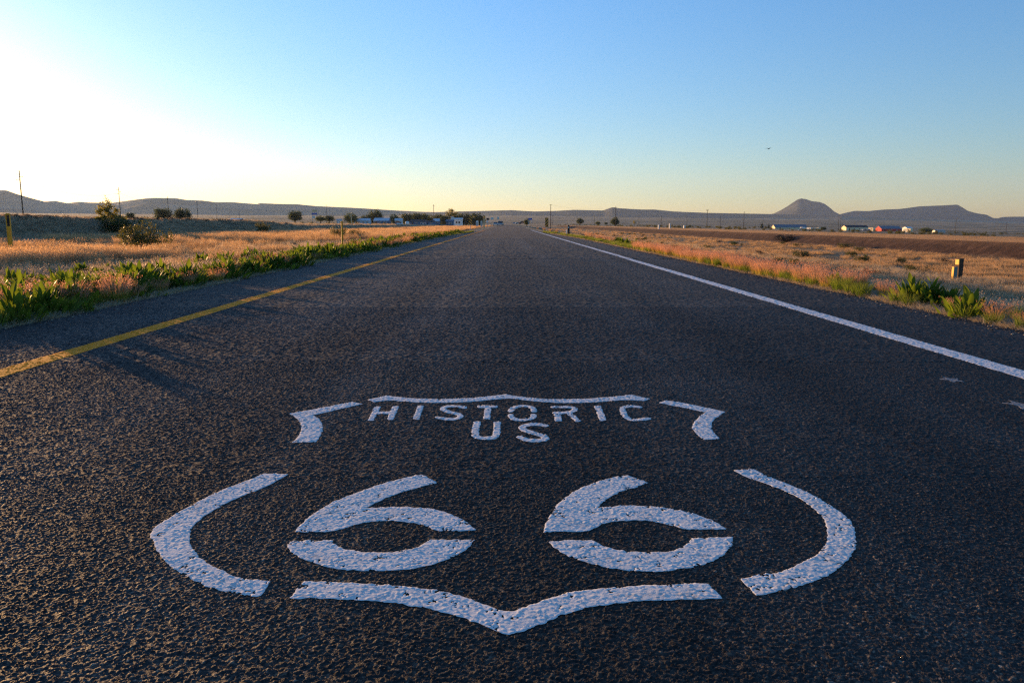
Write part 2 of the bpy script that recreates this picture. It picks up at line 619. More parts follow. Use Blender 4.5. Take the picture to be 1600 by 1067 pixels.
def build_ground():
    xs = [0, 2.5, 4.6, 5.0, 5.3, 5.7, 6.2, 6.8, 7.5, 8.2, 9, 10]
    x = 10
    while x < 52:
        x += .9
        xs.append(x)
    st = 1.2
    while x < 9500:
        st *= 1.085
        x += st
        xs.append(x)
    xs = np.array(sorted(set([-v for v in xs] + xs)))
    ys = list(np.arange(-30, 60, 1.2))
    y, st = ys[-1], 1.2
    while y < 9500:
        st = st * 1.035
        y += min(st, 140)
        ys.append(y)
    ys = np.array(ys)
    X, Y = np.meshgrid(xs, ys)
    Z = terrain(X, Y)
    V = np.stack([X, Y, Z], -1).reshape(-1, 3)
    nx, ny = len(xs), len(ys)
    i = np.arange(ny - 1)[:, None] * nx + np.arange(nx - 1)[None]
    F = np.stack([i, i + 1, i + nx + 1, i + nx], -1).reshape(-1, 4)
    Xf, Yf = V[:, 0], V[:, 1]
    D = np.hypot(Xf, Yf)
    far = np.maximum(sstep(180, 420, D), np.maximum(sstep(45, 90, -Xf), sstep(50, 84, Xf)))
    bk = 1 - sstep(500, 640, Yf)
    cind = sstep(33.0, 33.9, Xf) * (1 - sstep(36.0, 36.6, Xf)) * bk
    dirt = sstep(36.0, 36.5, Xf) * (1 - sstep(41.2, 42, Xf)) * bk
    grav = (1 - sstep(5.35, 6.0, np.abs(Xf))) * (1 - sstep(300, 400, Yf))
    me = mesh_of('ground', V, F, [M_GROUND], True, attrs={'far': far, 'cinder': cind, 'dirt': dirt, 'gravel': grav})
    tag(link('ground', me), kind='structure')


build_ground()


# hills: every range is a solid ridge with its own distance and depth
def ridge(name, D, prof, foot, depth, mat, seed, rough=.12, nv=45, nu=None, steep=1.35):
    px = np.array([p[0] for p in prof], float)
    py = np.array([p[1] for p in prof], float)
    nu = nu or int((px[-1] - px[0]) / 2.2) + 2
    u = np.linspace(px[0], px[-1], nu)
    top = CAM_H + (349.4 - np.interp(u, px, py)) / FPX * D
    bot = CAM_H + (349.4 - (np.interp(u, *foot) if isinstance(foot, tuple) else np.full(nu, foot))) / FPX * D - 6
    v = np.linspace(0, 1, nv)
    U, W = np.meshgrid(u, v)
    sh = np.clip(W / .55, 0, 1) ** steep
    sh = np.where(W > .55, np.cos(np.clip((W - .55) / .45, 0, 1) * math.pi / 2), sh)
    ends = np.ones_like(U)
    H = (top - bot)[None] * sh
    Yv = D + (W - .55) * depth
    Xv = (U - 793) / FPX * Yv
    gul = fbm(Xv / (depth * .16) + 3 * fbm(Xv / depth, Yv / depth, seed + 9), Yv / (depth * .45), seed, 5) - .5
    H = H + gul * rough * (top - bot)[None] * 2 * np.clip(1 - np.abs(sh - .5) * 1.9, 0, 1)
    Z = bot[None] + H * ends
    V = np.stack([Xv, Yv, Z], -1).reshape(-1, 3)
    i = np.arange(nv - 1)[:, None] * nu + np.arange(nu - 1)[None]
    F = np.stack([i, i + 1, i + nu + 1, i + nu], -1).reshape(-1, 4)
    return tag(link(name, mesh_of(name, V, F, [mat], True)), kind='structure')


M_HILL_L = mat_hill('dry_hillside', (.15, .14, .105), (.30, .25, .18), (.72, .74, .70), .004)
M_HILL_B = mat_hill('hazy_hillside', (.040, .048, .046), (.085, .088, .078), (.6, .65, .6), .004)  # far ranges: haze blue is put into the dark base colour
ridge('hills', 3900, [(-420, 318), (-200, 306), (-80, 297), (0, 298.2), (27, 299), (40, 304), (60, 310), (83, 316), (100, 315), (118, 318.5), (135, 316.5), (152, 317.5), (185, 318), (215, 314), (235, 311.5), (250, 310.5), (285, 311), (300, 313.5), (325, 314.5), (345, 317), (370, 317), (390, 318.5), (408, 320), (412, 318.5), (440, 319.5), (470, 320), (500, 323), (555, 325.5), (580, 327), (620, 329.5), (660, 331.5), (700, 332.5), (760, 340)],
      340, 1500, M_HILL_L, 3)
ridge('hills', 5200, [(600, 338), (640, 333), (700, 331.5), (760, 330), (800, 329), (815, 330), (835, 331), (870, 330), (895, 328.5), (940, 329.5), (955, 324.5), (963, 326), (1000, 328), (1020, 328), (1050, 331), (1100, 333), (1150, 334), (1204, 335), (1300, 337), (1380, 341)],
      347, 1700, M_HILL_B, 5)
ridge('mountain', 6600, [(1150, 341), (1204, 334.5), (1215, 329), (1225, 323), (1232, 318), (1240, 312.5), (1246, 311), (1253, 312), (1262, 315), (1275, 316.5), (1283, 319.5), (1292, 326), (1298, 331), (1306, 335), (1340, 343)],
      346, 1900, M_HILL_B, 8, .16)
ridge('mesa', 6100, [(1270, 343), (1306, 335.5), (1320, 332), (1330, 330), (1350, 330.5), (1375, 328), (1400, 327), (1430, 323), (1460, 322), (1488, 320.5), (1495, 324), (1505, 330), (1520, 334), (1535, 336), (1545, 341), (1552, 341.5), (1560, 339.5), (1575, 339), (1600, 339), (1700, 337), (1850, 341), (2100, 343)],
      350, 1800, M_HILL_B, 11, .14)
ridge('foothills', 4300, [(1050, 349), (1130, 344), (1200, 340.5), (1260, 342), (1310, 338.5), (1370, 341), (1440, 343), (1500, 344), (1560, 346), (1640, 347), (1760, 347), (2000, 350)],
      356, 1300, M_HILL_L, 15, .10)


# ------------------------------------------------------------------ road surface
def stones(x, y):
    """height (m) and tone of the chip-seal aggregate at each point"""
    c = .0069
    gx, gy = np.floor(x / c), np.floor(y / c)
    best = np.zeros_like(x)
    tone = np.full_like(x, .15)
    for dx in (-1, 0, 1):
        for dy in (-1, 0, 1):
            ix, iy = gx + dx, gy + dy
            cx = (ix + .5 + (_hash(ix, iy, 1) - .5) * .95) * c
            cy = (iy + .5 + (_hash(ix, iy, 2) - .5) * .95) * c
            r = c * (.42 + .48 * _hash(ix, iy, 3) ** 1.5)
            a = .0006 + .0037 * _hash(ix, iy, 4) ** 2.2
            tl = (_hash(ix, iy, 6) - .5) * 1.1
            tm = (_hash(ix, iy, 8) - .5) * 1.1
            el = 1 + .5 * (_hash(ix, iy, 7) - .5)
            q = ((x - cx) * el) ** 2 + ((y - cy) / el) ** 2
            h = a * np.clip(1.9 * (1 - q / (r * r)), 0, 1) ** .7 * (1 + tl * (x - cx) / r + tm * (y - cy) / r)
            w = h > best
            best = np.where(w, h, best)
            tone = np.where(w, _hash(ix, iy, 5), tone)
    low = (fbm(x / .16, y / .16, 41, 3) - .5) * .0022 + (fbm(x / .9, y / .9, 51, 2) - .5) * .005
    return best + low + (vnoise(x / .004, y / .004, 43) - .5) * .0006, tone


def grid_mesh(xs, ys):
    X, Y = np.meshgrid(xs, ys)
    nx, ny = len(xs), len(ys)
    i = np.arange(ny - 1)[:, None] * nx + np.arange(nx - 1)[None]
    F = np.stack([i, i + 1, i + nx + 1, i + nx], -1).reshape(-1, 4)
    return X, Y, F


def rows(y0, y1, d0, d1):
    n = int((y1 - y0) / ((d0 + d1) / 2)) + 1
    t = np.linspace(0, 1, n)
    return y0 + (y1 - y0) * (t * d0 + t * t * (d1 - d0) / 2) / ((d0 + d1) / 2)


ROADZ = .002
TILES = []
for xs_, ys_ in ((np.arange(-2.45, 2.4501, .0043), rows(1.45, 3.2, .0043, .0046)),
                 (np.linspace(-4.1, 4.1, 1172), rows(3.2, 6.0, .0072, .0100)),
                 (np.linspace(-EDGE, EDGE, 800), rows(6.0, 10.0, .0130, .0170)),
                 (np.linspace(-EDGE + .05, EDGE - .05, 480), rows(10.0, 24.0, .030, .060)),
                 (np.linspace(-EDGE + .1, EDGE - .1, 200), rows(24.0, 58.0, .12, .30))):
    g_ = grid_mesh(xs_, ys_)
    TILES.append((xs_, ys_, g_))
HT = []
for k_, (xs_, ys_, g_) in enumerate(TILES):
    if k_ < 3:
        h_, t_ = stones(g_[0], g_[1])
        if k_ == 1:
            low_ = (fbm(g_[0] / .16, g_[1] / .16, 41, 3) - .5) * .0022 + (fbm(g_[0] / .9, g_[1] / .9, 51, 2) - .5) * .005
            h_ = low_ + (h_ - low_) * 1.28
        if k_ == 2:
            low_ = (fbm(g_[0] / .16, g_[1] / .16, 41, 3) - .5) * .0022 + (fbm(g_[0] / .9, g_[1] / .9, 51, 2) - .5) * .005
            REL = (h_ - low_).ravel()
            h_ = low_ + (h_ - low_) * 1.65
        HT.append((h_, t_))
    else:
        # farther out the grid is coarser than the stones: one height per vertex, same relief
        pick_ = rng.integers(0, HT[2][0].size, g_[0].shape)
        low_ = (fbm(g_[0] / .9, g_[1] / .9, 51, 2) - .5) * .005
        h_ = REL[pick_] * (2.0, 3.6)[k_ - 3] + low_
        HT.append((h_, HT[2][1].ravel()[pick_]))
Y0, YEND = TILES[0][1][0], TILES[-1][1][-1]


# asphalt edge wanders a little
def edge_x(side, Y):
    return edge_half(Y) + (fbm(np.asarray(Y) / .9, np.zeros_like(Y) + side * 7, 60, 4) - .5) * .16


def build_road():
    Vs, Fs, tile, stone = [], [], [], []
    base = 0

    def push(X, Y, Z, F, t, s):
        nonlocal base
        n = X.size
        Vs.append(np.stack([X, Y, Z], -1).reshape(-1, 3))
        Fs.append(F + base)
        tile.append(np.broadcast_to(t, X.shape).ravel().astype(float)); stone.append(np.broadcast_to(s, X.shape).ravel())
        base += n
    for (xs_, ys_, g_), (h_, t_) in zip(TILES, HT):
        push(g_[0], g_[1], h_, g_[2], 1.0, t_)

    def strip(cols, ys):
        """cols: functions of Y giving x and z columns"""
        Yc = np.asarray(ys)
        X = np.stack([c(Yc)[0] for c in cols], 1)
        Z = np.stack([c(Yc)[1] for c in cols], 1)
        Y = np.repeat(Yc[:, None], len(cols), 1)
        nx, ny = len(cols), len(Yc)
        i = np.arange(ny - 1)[:, None] * nx + np.arange(nx - 1)[None]
        F = np.stack([i, i + 1, i + nx + 1, i + nx], -1).reshape(-1, 4)
        push(X, Y, Z, F, 0.0, .5)
    E = lambda s, k=0.0, z=ROADZ: (lambda Y: (s * (edge_x(s, Y) + k), np.full_like(Y, z)))
    C = lambda x: (lambda Y: (np.full_like(Y, x), np.full_like(Y, ROADZ)))
    S = lambda s, f: (lambda Y: (s * edge_x(s, Y) * f, np.full_like(Y, ROADZ)))
    for xs_, ys_, g_ in TILES:
        yn = np.linspace(ys_[0], ys_[-1], max(12, int((ys_[-1] - ys_[0]) * 8)))
        xe = xs_[-1]
        if xe < EDGE - .3:
            strip([E(-1, .03, -.07), E(-1), E(-1, -.02), C(-xe)], yn)
            strip([C(xe), E(1, -.02), E(1), E(1, .03, -.07)], yn)
        else:
            # broken edge: a thin lip running out past the tile and dropping to the ground
            lip = lambda s_: (lambda Y: (s_ * np.maximum(edge_x(s_, Y), xe + .02), np.full_like(Y, .001)))
            lo = lambda s_: (lambda Y: (s_ * (np.maximum(edge_x(s_, Y), xe + .02) + .03), np.full_like(Y, -.07)))
            strip([lo(-1), lip(-1), C(-xe)], yn)
            strip([C(xe), lip(1), lo(1)], yn)
    yb = np.linspace(-20, Y0, 40)
    strip([E(-1, .03, -.07), E(-1), E(-1, -.02), C(-3), C(0), C(3), E(1, -.02), E(1), E(1, .03, -.07)], yb)
    yf = [YEND]
    st = 1.0
    while yf[-1] < 1500:
        st *= 1.03
        yf.append(yf[-1] + st)
    strip([E(-1, .03, -.07), E(-1), E(-1, -.02), S(-1, .66), S(-1, .33), C(0), S(1, .33), S(1, .66), E(1, -.02), E(1), E(1, .03, -.07)], np.array(yf))
    me = mesh_of('road', np.concatenate(Vs), np.concatenate(Fs), [M_ASPHALT], True,
                 attrs={'tile': np.concatenate(tile), 'stone': np.concatenate(stone)})
    tag(link('road', me), kind='structure')


build_road()


# ------------------------------------------------------------------ painted markings
YS = .68                                       # stencils are stretched along the road


def to_ground(poly, crop=None):
    out = []
    for x, y in poly:
        if crop:
            x, y = crop[0] + x / crop[2], crop[1] + y / crop[2]
        out.append(ground_at(x, y, .004))
    return np.array(out)


def smooth_poly(P, it=2, keep=.5):
    """Chaikin corner cutting only at blunt corners"""
    for _ in range(it):
        n = len(P)
        Q = []
        for i in range(n):
            a, b, c = P[i - 1], P[i], P[(i + 1) % n]
            u = (b - a) / (np.linalg.norm(b - a) + 1e-9); v = (c - b) / (np.linalg.norm(c - b) + 1e-9)
            if u @ v < keep:
                Q.append(b)
            else:
                Q.append(b * .75 + a * .25); Q.append(b * .75 + c * .25)
        P = np.array(Q)
    return P


def sdf_poly(P, x, y):
    d = np.full(x.shape, 1e9)
    ins = np.zeros(x.shape, bool)
    n = len(P)
    for i in range(n):
        ax, ay = P[i]; bx, by = P[(i + 1) % n]
        ex, ey = bx - ax, by - ay
        t = np.clip(((x - ax) * ex + (y - ay) * ey) / (ex * ex + ey * ey + 1e-12), 0, 1)
        d = np.minimum(d, (x - ax - t * ex) ** 2 + (y - ay - t * ey) ** 2)
        if ay != by:
            cond = (ay > y) != (by > y)
            xi = ax + (y - ay) / (by - ay) * ex
            ins ^= cond & (x < xi)
    d = np.sqrt(d)
    return np.where(ins, -d, d)


def sdf_line(P, w, x, y):
    d = np.full(x.shape, 1e9)
    for (ax, ay), (bx, by) in zip(P[:-1], P[1:]):
        ex, ey = bx - ax, by - ay
        t = np.clip(((x - ax) * ex + (y - ay) * ey) / (ex * ex + ey * ey + 1e-12), 0, 1)
        d = np.minimum(d, (x - ax - t * ex) ** 2 + (y - ay - t * ey) ** 2)
    return np.sqrt(d) - w / 2


def clip_grid(X, Y, H, S, lift):
    """cells of a grid where S < 0, cut along S = 0"""
    ny, nx = X.shape
    ins = S < 0
    c = ins[:-1, :-1].astype(int) + ins[:-1, 1:] + ins[1:, 1:] + ins[1:, :-1]
    idx = -np.ones((ny, nx), int)
    V, F = [], []
    use = np.zeros((ny, nx), bool)
    for m in (c > 0,):
        use[:-1, :-1] |= m; use[:-1, 1:] |= m; use[1:, 1:] |= m; use[1:, :-1] |= m
    use &= ins
    js, is_ = np.nonzero(use)
    idx[js, is_] = np.arange(len(js))
    V = np.stack([X[js, is_], Y[js, is_], H[js, is_] + lift], 1).tolist()
    jf, if_ = np.nonzero(c == 4)
    F = [tuple(r) for r in np.stack([idx[jf, if_], idx[jf, if_ + 1], idx[jf + 1, if_ + 1], idx[jf + 1, if_]], 1).tolist()]
    ed = {}

    def cut(a, b):
        key = (a, b) if a < b else (b, a)
        if key not in ed:
            (j0, i0), (j1, i1) = key
            t = S[j0, i0] / (S[j0, i0] - S[j1, i1])
            p = [A[j0, i0] + t * (A[j1, i1] - A[j0, i0]) for A in (X, Y, H)]
            ed[key] = len(V)
            V.append([p[0], p[1], p[2] + lift * .6])
        return ed[key]
    for j, i in zip(*np.nonzero((c > 0) & (c < 4))):
        ring = [(j, i), (j, i + 1), (j + 1, i + 1), (j + 1, i)]
        f = []
        for q in range(4):
            a, b = ring[q], ring[(q + 1) % 4]
            if ins[a]: f.append(int(idx[a]))
            if ins[a] != ins[b]: f.append(cut(a, b))
        if len(f) >= 3:
            F.append(tuple(f))
    return V, F


def paint_piece(shapes, lift=.0020, ntile=3):
    """shapes: list of ('poly', pts) / ('line', pts, w) unioned; on grid A"""
    P = np.concatenate([s[1] for s in shapes])
    x0, x1 = P[:, 0].min() - .05, P[:, 0].max() + .05
    y0, y1 = P[:, 1].min() - .08, P[:, 1].max() + .08
    V, F = [], []
    for (xs, ys, (X, Y, _)), (H, _t) in list(zip(TILES, HT))[:ntile]:
        i0, i1 = np.searchsorted(xs, [x0, x1]); j0, j1 = np.searchsorted(ys, [y0, y1])
        i0, j0 = max(i0 - 1, 0), max(j0 - 1, 0)
        if i1 - i0 < 2 or j1 - j0 < 2:
            continue
        sl = (slice(j0, j1 + 1), slice(i0, i1 + 1))
        x, y, h = X[sl], Y[sl], H[sl]
        d = None
        for s in shapes:
            Q = s[1] * np.array([1, YS])
            e = sdf_poly(Q, x, y * YS) if s[0] == 'poly' else sdf_line(Q, s[2], x, y * YS)
            d = e if d is None else np.minimum(d, e)
        d = d + (fbm(x / .02, y / .02, 71, 2) - .5) * .010
        low = (fbm(x / .16, y / .16, 41, 3) - .5) * .0022 + (fbm(x / .9, y / .9, 51, 2) - .5) * .005
        rel = h - low
        pit = (rel < .0010) & (fbm(x / .03, y / .03, 81, 2) > .66)
        d = np.where(pit & (d < 0), .002, d)
        hp = np.maximum(low + .0017 + .3 * (rel - .0017), h - .0011)
        v, f = clip_grid(x, y, hp, d, lift)
        b = len(V)
        V += v
        F += [tuple(k + b for k in q) for q in f]
    return V, F


C1 = (440, 600, 1600 / 360); C2 = (780, 600, 1600 / 370); C3 = (220, 720, 1206 / 260); C4 = (430, 720, 1361 / 370)
C5 = (790, 720, 1361 / 370); C6 = (1120, 720, 1113 / 240); C8 = (1440, 570, 10.0)


def pl(pts, crop=None, sm=2):
    return ('poly', smooth_poly(to_ground(pts, crop), sm))


def ln(pts, crop, w=.036, sm=True):
    P = to_ground(pts, crop)
    if sm:
        for _ in range(2):
            Q = [P[0]]
            for a, b in zip(P[:-1], P[1:]):
                Q += [a * .75 + b * .25, a * .25 + b * .75]
            Q.append(P[-1])
            P = np.array(Q)
    return ('line', P, w)


def emblem():
    t = thing('road_emblem', 'white painted highway shield with HISTORIC US 66 on the dark asphalt', 'road marking', (0, 3.2, 0))

    def piece(name, shapes):
        V, F = paint_piece(shapes)
        V = [(a, b - 3.2, c) for a, b, c in V]
        link(name, mesh_of(name, V, F, [M_WHITE], True), t)
    piece('shield_outline', [pl([(50, 205), (490, 122), (565, 137), (220, 215), (265, 240), (290, 290), (280, 340), (240, 400), (72, 402), (125, 350), (138, 300), (128, 260), (100, 230)], C1)])
    top = [(574.3, 624.1), (603.1, 617.6), (631, 620.9), (654, 622.5), (683, 623.2), (721, 622.5), (755, 619.8), (790, 615.6), (810, 619.2), (838, 622.2), (868, 623.4), (907, 623), (942, 620.6), (985.8, 616.2), (1017, 622.7), (1005.5, 625.9), (981, 624), (942, 627.3), (903, 629.4), (861, 628.9), (826, 625.9), (797, 622), (785, 622.6), (755, 625.9), (721, 628.8), (683, 629.3), (642, 628.1), (606, 625), (584, 628.1)]
    piece('shield_outline', [pl(top)])
    piece('shield_outline', [pl([(1075, 125), (1130, 108), (1280, 130), (1530, 185), (1450, 235), (1435, 270), (1440, 310), (1460, 340), (1495, 368), (1385, 375), (1340, 345), (1310, 310), (1303, 285), (1320, 245), (1355, 215), (1395, 188), (1280, 165)], C2)])
    piece('shield_outline', [pl([(900, 87), (1075, 92), (900, 190), (700, 265), (600, 315), (480, 385), (400, 450), (360, 500), (350, 570), (375, 640), (440, 710), (560, 780), (720, 845), (860, 865), (950, 862), (860, 980), (740, 970), (560, 930), (430, 890), (300, 820), (200, 750), (130, 680), (100, 610), (97, 570), (60, 550), (95, 480), (220, 400), (350, 330), (500, 245), (700, 165)], C3)])
    piece('shield_outline', [pl([(122, 65), (200, 57), (275, 57), (360, 105), (480, 150), (620, 205), (740, 265), (860, 340), (950, 410), (995, 470), (1010, 540), (1010, 600), (975, 690), (890, 770), (770, 845), (640, 890), (480, 935), (285, 968), (170, 850), (320, 818), (450, 805), (600, 745), (720, 680), (780, 620), (800, 570), (803, 500), (790, 440), (740, 375), (650, 300), (560, 245), (430, 190), (300, 145), (200, 110)], C6)])
    g4 = lambda L: [(430 + x / C4[2], 720 + y / C4[2]) for x, y in L]
    g5 = lambda L: [(790 + x / C5[2], 720 + y / C5[2]) for x, y in L]
    bot = g4([(80, 785), (165, 690), (350, 695), (520, 702), (700, 712), (850, 728), (980, 745), (1080, 775), (1200, 820), (1290, 855)]) + [(795, 954.5)] + g5([(60, 852), (130, 830), (240, 785), (350, 752), (500, 732), (650, 718), (850, 708), (1000, 702), (1160, 695), (1250, 788), (1000, 795), (800, 800), (640, 815), (500, 835), (390, 858), (280, 900), (180, 945), (95, 975)]) + [(796, 991.5)] + g4([(1310, 988), (1250, 965), (1150, 920), (1060, 890), (950, 860), (870, 845), (760, 822), (640, 808), (480, 797), (300, 790)])
    piece('shield_outline', [pl(bot)])
    # the two sixes, each stencilled in an upper and a lower piece
    piece('digit', [pl([(107, 408), (160, 350), (240, 285), (350, 225), (480, 175), (620, 125), (760, 90), (840, 73), (935, 123), (800, 155), (700, 185), (600, 225), (520, 268), (640, 260), (780, 260), (900, 270), (1000, 295), (1100, 345), (1155, 395), (930, 403), (860, 365), (760, 345), (650, 338), (560, 342), (480, 358), (400, 380), (320, 408)], C4),
                    pl([(65, 480), (75, 458), (325, 452), (360, 490), (440, 515), (560, 522), (680, 520), (780, 505), (850, 475), (890, 448), (1145, 448), (1120, 490), (1060, 530), (960, 575), (860, 605), (720, 628), (560, 632), (400, 625), (250, 598), (150, 560), (90, 520)], C4)])
    piece('digit', [pl([(217, 405), (235, 345), (280, 265), (340, 205), (430, 150), (560, 105), (690, 77), (830, 125), (720, 155), (630, 185), (565, 225), (530, 265), (650, 253), (780, 253), (900, 262), (1000, 280), (1120, 310), (1220, 355), (1272, 388), (1030, 395), (950, 365), (850, 343), (740, 338), (640, 342), (570, 352), (520, 375), (485, 402)], C5),
                    pl([(240, 455), (490, 448), (560, 485), (650, 510), (760, 520), (880, 522), (980, 508), (1040, 480), (1065, 440), (1305, 435), (1310, 470), (1270, 530), (1180, 580), (1060, 610), (900, 632), (750, 630), (600, 615), (470, 580), (350, 540), (280, 495)], C5)])
    q = lambda p, c=C1: pl(p, c, 0)
    piece('letter', [q([(645, 155), (690, 155), (640, 250), (598, 250)]), q([(772, 152), (818, 152), (775, 248), (728, 248)]), q([(650, 190), (775, 188), (768, 206), (643, 208)])])
    piece('letter', [q([(945, 150), (988, 150), (955, 245), (908, 245)])])
    piece('letter', [ln([(1268, 162), (1215, 152), (1150, 153), (1112, 168), (1150, 190), (1215, 203), (1248, 218), (1225, 238), (1160, 243), (1088, 230)], C1)])
    piece('letter', [q([(1360, 147), (1502, 147), (1500, 164), (1355, 164)]), q([(1412, 160), (1455, 160), (1448, 243), (1400, 243)])])
    piece('letter', [ln([(78, 182), (88, 160), (130, 147), (190, 147), (232, 162), (236, 182)], C2), ln([(78, 208), (88, 230), (130, 241), (190, 239), (230, 224), (234, 206)], C2)])
    piece('letter', [ln([(365, 154), (480, 152), (515, 162), (505, 180), (470, 190), (380, 193)], C2, .034), q([(370, 195), (418, 195), (425, 248), (378, 250)], C2), ln([(470, 192), (530, 246)], C2, .036, False)])
    piece('letter', [q([(640, 148), (686, 146), (726, 245), (680, 248)], C2)])
    piece('letter', [ln([(945, 152), (885, 147), (832, 156), (835, 190), (862, 228), (900, 241), (950, 240), (1003, 230)], C2)])
    piece('letter', [ln([(1358, 265), (1342, 330), (1350, 366), (1420, 374), (1485, 366), (1495, 330), (1497, 265)], C1, .040)])
    piece('letter', [ln([(310, 278), (260, 268), (190, 271), (148, 290), (180, 315), (260, 335), (315, 352), (310, 372), (250, 380), (180, 372), (142, 354)], C2, .040)])


emblem()


def star_scrap(cx, cy, r, rot, label, squash=1.0):
    pts = []
    for k in range(10):
        a = rot + k * math.pi / 5
        rr = r * (1 if k % 2 == 0 else .42) * (.9 + .2 * random.random())
        pts.append((cx + rr * math.cos(a), cy + rr * math.sin(a) * squash))
    V, F = paint_piece([('poly', np.array(pts))])
    V = [(a - cx, b - cy, c) for a, b, c in V]
    if F:
        tag(link('star_mark', mesh_of('star_mark', V, F, [M_FADED], True), loc=(cx, cy, 0)), label, 'road marking', 'faded painted stars')


x, y = ground_at(1487, 594, 0)
star_scrap(x, y, .085, .4, 'small faded white star painted on asphalt inside the white edge line', 1.5)
x, y = ground_at(1597, 634, 0)
star_scrap(min(x, 3.2), y, .10, .2, 'faded white star on asphalt, nearer the camera at right border', 1.5)


def edge_line(name, xc, w, mat, label, y_end, drift):
    V, F = paint_piece([('poly', np.array([(xc - w / 2, 1.0), (xc + w / 2, 1.0), (xc + w / 2, 40.0), (xc - w / 2, 40.0)]))], .0022, 4)
    V = [v for v in V]
    # keep only the part on grid B; the rest is a thin strip
    keep = F
    YB = TILES[3][1][-1]
    ys, st = [YB], .18
    while ys[-1] < y_end:
        ys.append(ys[-1] + st)
        st *= 1.02
    b = len(V)
    F = keep
    for part in (list(np.linspace(-18, Y0, 60)), ys):
        b = len(V)
        for yy in part:
            n1 = (float(fbm(yy / .35, 3.0, 90, 3)) - .5) * .022 * float(sstep(YB, YB + 2, yy))
            n2 = (float(fbm(yy / .35, 9.0, 91, 3)) - .5) * .022 * float(sstep(YB, YB + 2, yy))
            dx = drift * max(0.0, yy - 40) / 90 * 1.0
            V += [(xc + dx - w / 2 + n1, yy, ROADZ + .0085), (xc + dx + w / 2 + n2, yy, ROADZ + .0085)]
        F += [(b + 2 * i, b + 2 * i + 1, b + 2 * i + 3, b + 2 * i + 2) for i in range(len(part) - 1)]
    tag(link(name, mesh_of(name, V, F, [mat], True)), label, 'road marking')


edge_line('edge_line', -3.66, .20, M_YELLOW, 'long solid yellow line along the left edge of the road', 128, .05)
edge_line('edge_line', 3.69, .20, M_WHITE, 'long solid white line along the right edge of the road', 128, .12)

# ------------------------------------------------------------------ vegetation meshes
def blades(n, h, spread, lean, w, seed, heads=0.0, head_w=.012, nseg=2, hvar=.4):
    """a tuft of tapering blades; 'hgt' runs from root to tip"""
    r = np.random.default_rng(seed)
    V, F, A = [], [], []
    for _ in range(n):
        a = r.uniform(0, 2 * math.pi)
        rad = spread * math.sqrt(r.random())
        bx, by = rad * math.cos(a), rad * math.sin(a)
        ph = a + r.normal(0, .7)
        hh = h * (1 - hvar * r.random())
        ln_ = lean * (.3 + r.random()) * hh
        dx, dy = math.cos(ph), math.sin(ph)
        th = r.uniform(0, math.pi)
        ox, oy = math.cos(th) * w / 2, math.sin(th) * w / 2
        b = len(V)
        for s in range(nseg + 1):
            t = s / nseg
            k = ln_ * t ** 1.8
            cx, cy, cz = bx + dx * k, by + dy * k, hh * (t - .12 * t * t)
            if s < nseg:
                q = 1 - .55 * t
                V += [(cx - ox * q, cy - oy * q, cz), (cx + ox * q, cy + oy * q, cz)]
                A += [t, t]
            else:
                V.append((cx, cy, cz)); A.append(1.0)
        for s in range(nseg - 1):
            F.append((b + 2 * s, b + 2 * s + 1, b + 2 * s + 3, b + 2 * s + 2))
        F.append((b + 2 * nseg - 2, b + 2 * nseg - 1, b + 2 * nseg))
        if r.random() < heads:
            tip = np.array(V[-1])
            for _k in range(3):
                c = tip + r.normal(0, 1, 3) * (head_w * .8, head_w * .8, head_w * 2.0) - (0, 0, head_w * 1.5)
                u = r.normal(0, 1, 3); u /= np.linalg.norm(u)
                v = np.cross(u, r.normal(0, 1, 3)); v /= np.linalg.norm(v) + 1e-9
                b = len(V)
                V += [tuple(c - u * head_w), tuple(c + v * head_w * .45), tuple(c + u * head_w), tuple(c - v * head_w * .45)]
                A += [.9] * 4
                F.append((b, b + 1, b + 2, b + 3))
    return V, F, A


def tuft_mesh(name, mat, *a, **k):
    V, F, A = blades(*a, **k)
    return mesh_of(name, V, F, [mat], attrs={'hgt': A})


